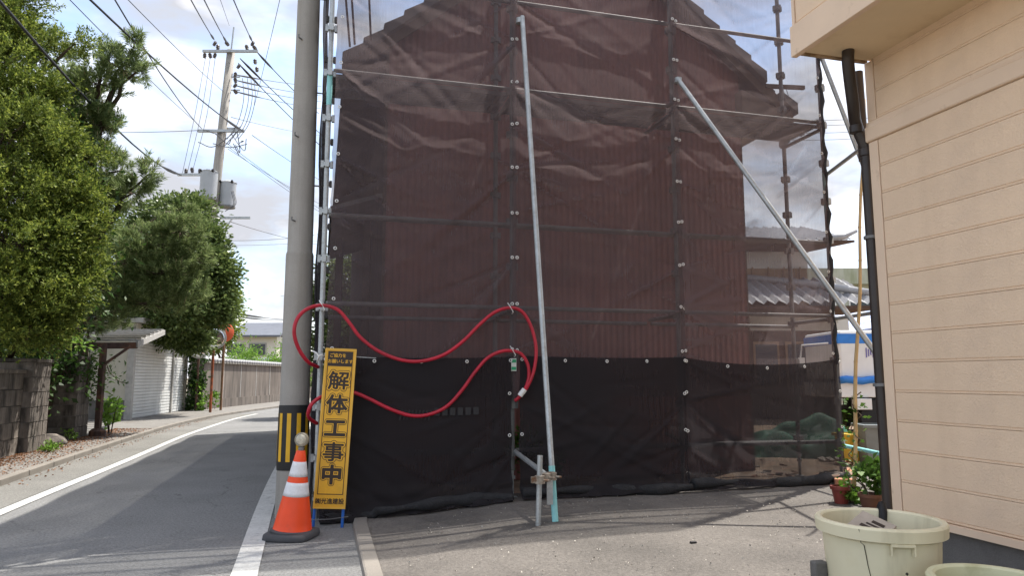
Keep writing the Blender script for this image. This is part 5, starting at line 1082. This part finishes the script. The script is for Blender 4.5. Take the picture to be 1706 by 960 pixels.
o = leafpart(P, D, r.uniform(.02, .045, n), r.uniform(.008, .02, n), 'fallen_leaves', bpy.data.materials['dead_leaf'], None, 2); o['label'] = 'thin line of brown leaves gathered along the gutter'; o['category'] = 'leaf litter'; o['kind'] = 'stuff'
# small stones and bits on the forecourt
n = 500; P = np.stack([r.uniform(-.8, 3.2, n), r.uniform(4.3, 7.2, n), np.zeros(n)], 1); P[:, 2] = [zap(q[1]) * fx(q[0]) + .008 for q in P]
D = r.normal(size=(n, 3)); D[:, 2] = np.abs(D[:, 2]) * .4; o = leafpart(P, D, r.uniform(.006, .018, n), r.uniform(.006, .016, n), 'grit', mat('pale_grit', (.45, .42, .37), .9, .3, 30), None, 3, .5); o['label'] = 'pale grit and small chips scattered over the forecourt'; o['category'] = 'grit'; o['kind'] = 'stuff'
pbk = atz(1155, 908, .07); single('dark_pebble', MB().box(pbk + Vector((0, 0, .012)), (.05, .025, .022), .3), M['black'], 'small dark lump lying on the lit forecourt', 'pebble', bevel=.006)
mhp = atz(308, 807, .0)
# ================================================================= far utility pole with transformers
FY = 29.0
fb0 = Vector((-10.70 * FY / 24, FY, .0)); ft = at(389, 50, FY); fpole = thing('utility_pole', 'leaning concrete utility pole with crossarms and two grey transformers behind the trees', 'utility pole', fb0)
fa = ft - fb0
def fz(py): 
    t = (at(380, py, FY).z) / ft.z; return fb0 + fa * t
part('shaft', MB().path([fb0, fz(300), fz(84)], [.22, .19, .165], 16), M['polecrete'], fpole, True); part('top_pin', MB().tube(fz(84), fz(45), .035, n=8), M['steel'], fpole)
def arm(px0, px1, py, th=.1, dy=-.2, nm='crossarm', m=None): a = at(px0, py, FY + dy); b = at(px1, py, FY + dy); b.z = a.z; return part(nm, MB().beam(a, b, th, th), m or M['steel'], fpole)
arm(338, 430, 85); arm(330, 407, 218, .11); arm(372, 400, 214, .08, .1); arm(296, 360, 291, .1); arm(352, 417, 363, .09, .15); arm(385, 400, 128, .05); arm(385, 400, 150, .05)
part('arm_strut', MB().beam(at(372, 385, FY), at(387, 364, FY), .05, .05), M['steel'], fpole)
ins = MB().lathe([(.03, -.12), (.07, -.1), (.05, -.05), (.085, -.03), (.05, .02), (.08, .04), (.04, .1)], n=10); insm = mesh_of('insulator', ins.v, ins.f, mat('brown_insulator', (.1, .085, .08), .4), 50)
for px, py in ((358, 72), (363, 78), (378, 72), (411, 78), (421, 72), (424, 79), (341, 92), (350, 92), (358, 92), (398, 110), (428, 115), (425, 102), (320, 283), (333, 285), (310, 285), (392, 124), (392, 133), (392, 142), (392, 152)): inst('insulator', insm, fpole, Matrix.Translation(at(px, py, FY - .2)) @ Matrix.Rotation(r.uniform(-.7, .7), 4, 'Y'))
M['trf'] = mat('transformer_grey', (.38, .4, .42), .5, .08, 3)
for px, py0, py1, rr_, Y in ((346, 287, 332, .34, FY - .4), (378, 305, 345, .32, FY + .2)):
    a = at(px, py1, Y); b = at(px + 3, py0, Y); tr_ = part('transformer', MB().path([a, b], [rr_, rr_], 20), M['trf'], fpole, 40)
    part('lid', MB().path([b, b + Vector((0, 0, .06))], [rr_ * 1.06, rr_ * .8], 20), M['trf'], tr_, 40); part('bottom_ring', MB().path([a - Vector((0, 0, .03)), a + Vector((0, 0, .04))], [rr_ * 1.05, rr_ * 1.05], 20), M['darksteel'], tr_, 40)
    for k in (-1, 1): part('bushing', MB().tube(b + Vector((.18 * k, -.12, -.08)), b + Vector((.26 * k, -.3, .02)), .05, n=8), M['black'], tr_)
    part('bracket', MB().beam(b.lerp(a, .4), fz((py0 + py1) / 2), .06, .3), M['steel'], tr_)
rt = random.Random(5)
for k in range(9):
    a = at(rt.uniform(385, 412), rt.uniform(205, 245), FY - .2); b = at(rt.uniform(330, 415), rt.uniform(215, 240), FY - .3); c = a.lerp(b, .5) + Vector((rt.uniform(-.3, .3), 0, rt.uniform(-.7, .1)))
    part('jumper_cable', MB().path(catmull([a, c, b], 6), .018, 5), M['wiregrey'] if k % 3 else M['wire'], fpole)
for px in (398, 406, 412, 417): part('jumper_cable', MB().path(catmull([at(px + 6, 130, FY - .2), at(px + 8, 165, FY - .3), at(px - 2, 205, FY - .3), at(px - 20, 232, FY - .3)], 6), .013, 5), M['wiregrey'], fpole)
for k in range(3): part('drop_wire', MB().path(catmull([at(343 + 8 * k, 92, FY - .2), at(325 + 10 * k, 190, FY - .3), at(304 + 8 * k, 288, FY - .3)], 4), .01, 4), M['wiregrey'], fpole)
for k in range(3): part('drop_wire', MB().path(catmull([at(385 + 2 * k, 318, FY - .2), at(389 + 2 * k, 340, FY - .3), at(375, 352, FY - .3)], 5), .014, 5), M['wiregrey'], fpole)
# ================================================================= overhead wires
def wire(a, b, r_, sag=.0, m=None, label=None, n=14, group='overhead wires'):
    a = Vector(a); b = Vector(b); pts = [a.lerp(b, k / n) - Vector((0, 0, sag * 4 * (k / n) * (1 - k / n))) for k in range(n + 1)]
    single('overhead_wire', MB().path(pts, [r_ * (2.6 if r_ >= .016 and k in (1, 2) else 1) for k in range(n + 1)], 5), m or M['wire'], label, 'wire', group, True)
Lg = 'overhead cable strung from the far utility pole towards the viewer above the road'; Lr = 'overhead cable running from the far utility pole behind the near striped pole'
def ext2(p, q, f): return p + (q - p) * f
for (px0, py0, Y0, px1, py1, r_, sag) in ((48, -4, 9, 300, 291, .022, .62), (168, -4, 11, 406, 219, .02, .25), (122, -4, 12, 326, 203, .009, .12), (203, -4, 12, 336, 214, .014, .3), (217, -4, 13, 372, 152, .009, .1), (318, -4, 15, 357, 66, .016, .05), (340, -4, 15, 378, 71, .016, .05), (389, -4, 15, 420, 68, .016, .05), (366, -4, 15, 382, 42, .007, .0), (466, -4, 17, 424, 175, .008, .1)):
    a = at(px1, py1, FY - .2); b = at(px0, py0, Y0); wire(a, ext2(a, b, 1.35), r_, sag, M['wire'], ('thick black ' if r_ >= .014 else 'thin dark ') + Lg)
for (px0, py0, px1, py1, Y1, r_, sag) in ((397, 105, 503, 211, 36, .02, .1), (400, 97, 503, 193, 36, .02, .1), (428, 86, 503, 161, 36, .02, .1), (391, 124, 503, 139, 44, .016, .1), (391, 133, 503, 153, 44, .016, .1), (391, 142, 503, 163, 44, .016, .1), (391, 152, 503, 174, 44, .016, .1), (385, 195, 503, 219, 44, .012, .1),
        (420, 225, 503, 280, 36, .014, .05), (380, 240, 503, 326, 37, .011, .1), (380, 244, 503, 331, 37, .011, .1), (380, 248, 503, 321, 37, .011, .1), (385, 370, 503, 400, 42, .014, .1), (376, 401, 503, 391, 42, .014, .15), (378, 409, 503, 402, 42, .011, .1), (332, 217, 160, 218, 33, .014, .08), (384, 521, 503, 527, 60, .02, .3), (384, 526, 503, 524, 60, .016, .4)):
    a = at(px0, py0, FY + .1); b = at(px1, py1, Y1); wire(a, ext2(a, b, 1.5), r_, sag, M['wiregrey'] if r_ < .015 else M['wire'], ('thick black ' if r_ >= .016 else 'thin grey ') + Lr)
for k, (y0, y1) in enumerate(((192, 189), (201, 197), (213, 210), (225, 221))):
    wire(at(1255, y0 + 6, 30), at(1560, y1 - 6, 34), .013, .25, M['wiregrey'], 'distant thin wire crossing the sky between scaffold and cream building', 12, 'distant wires over the site')
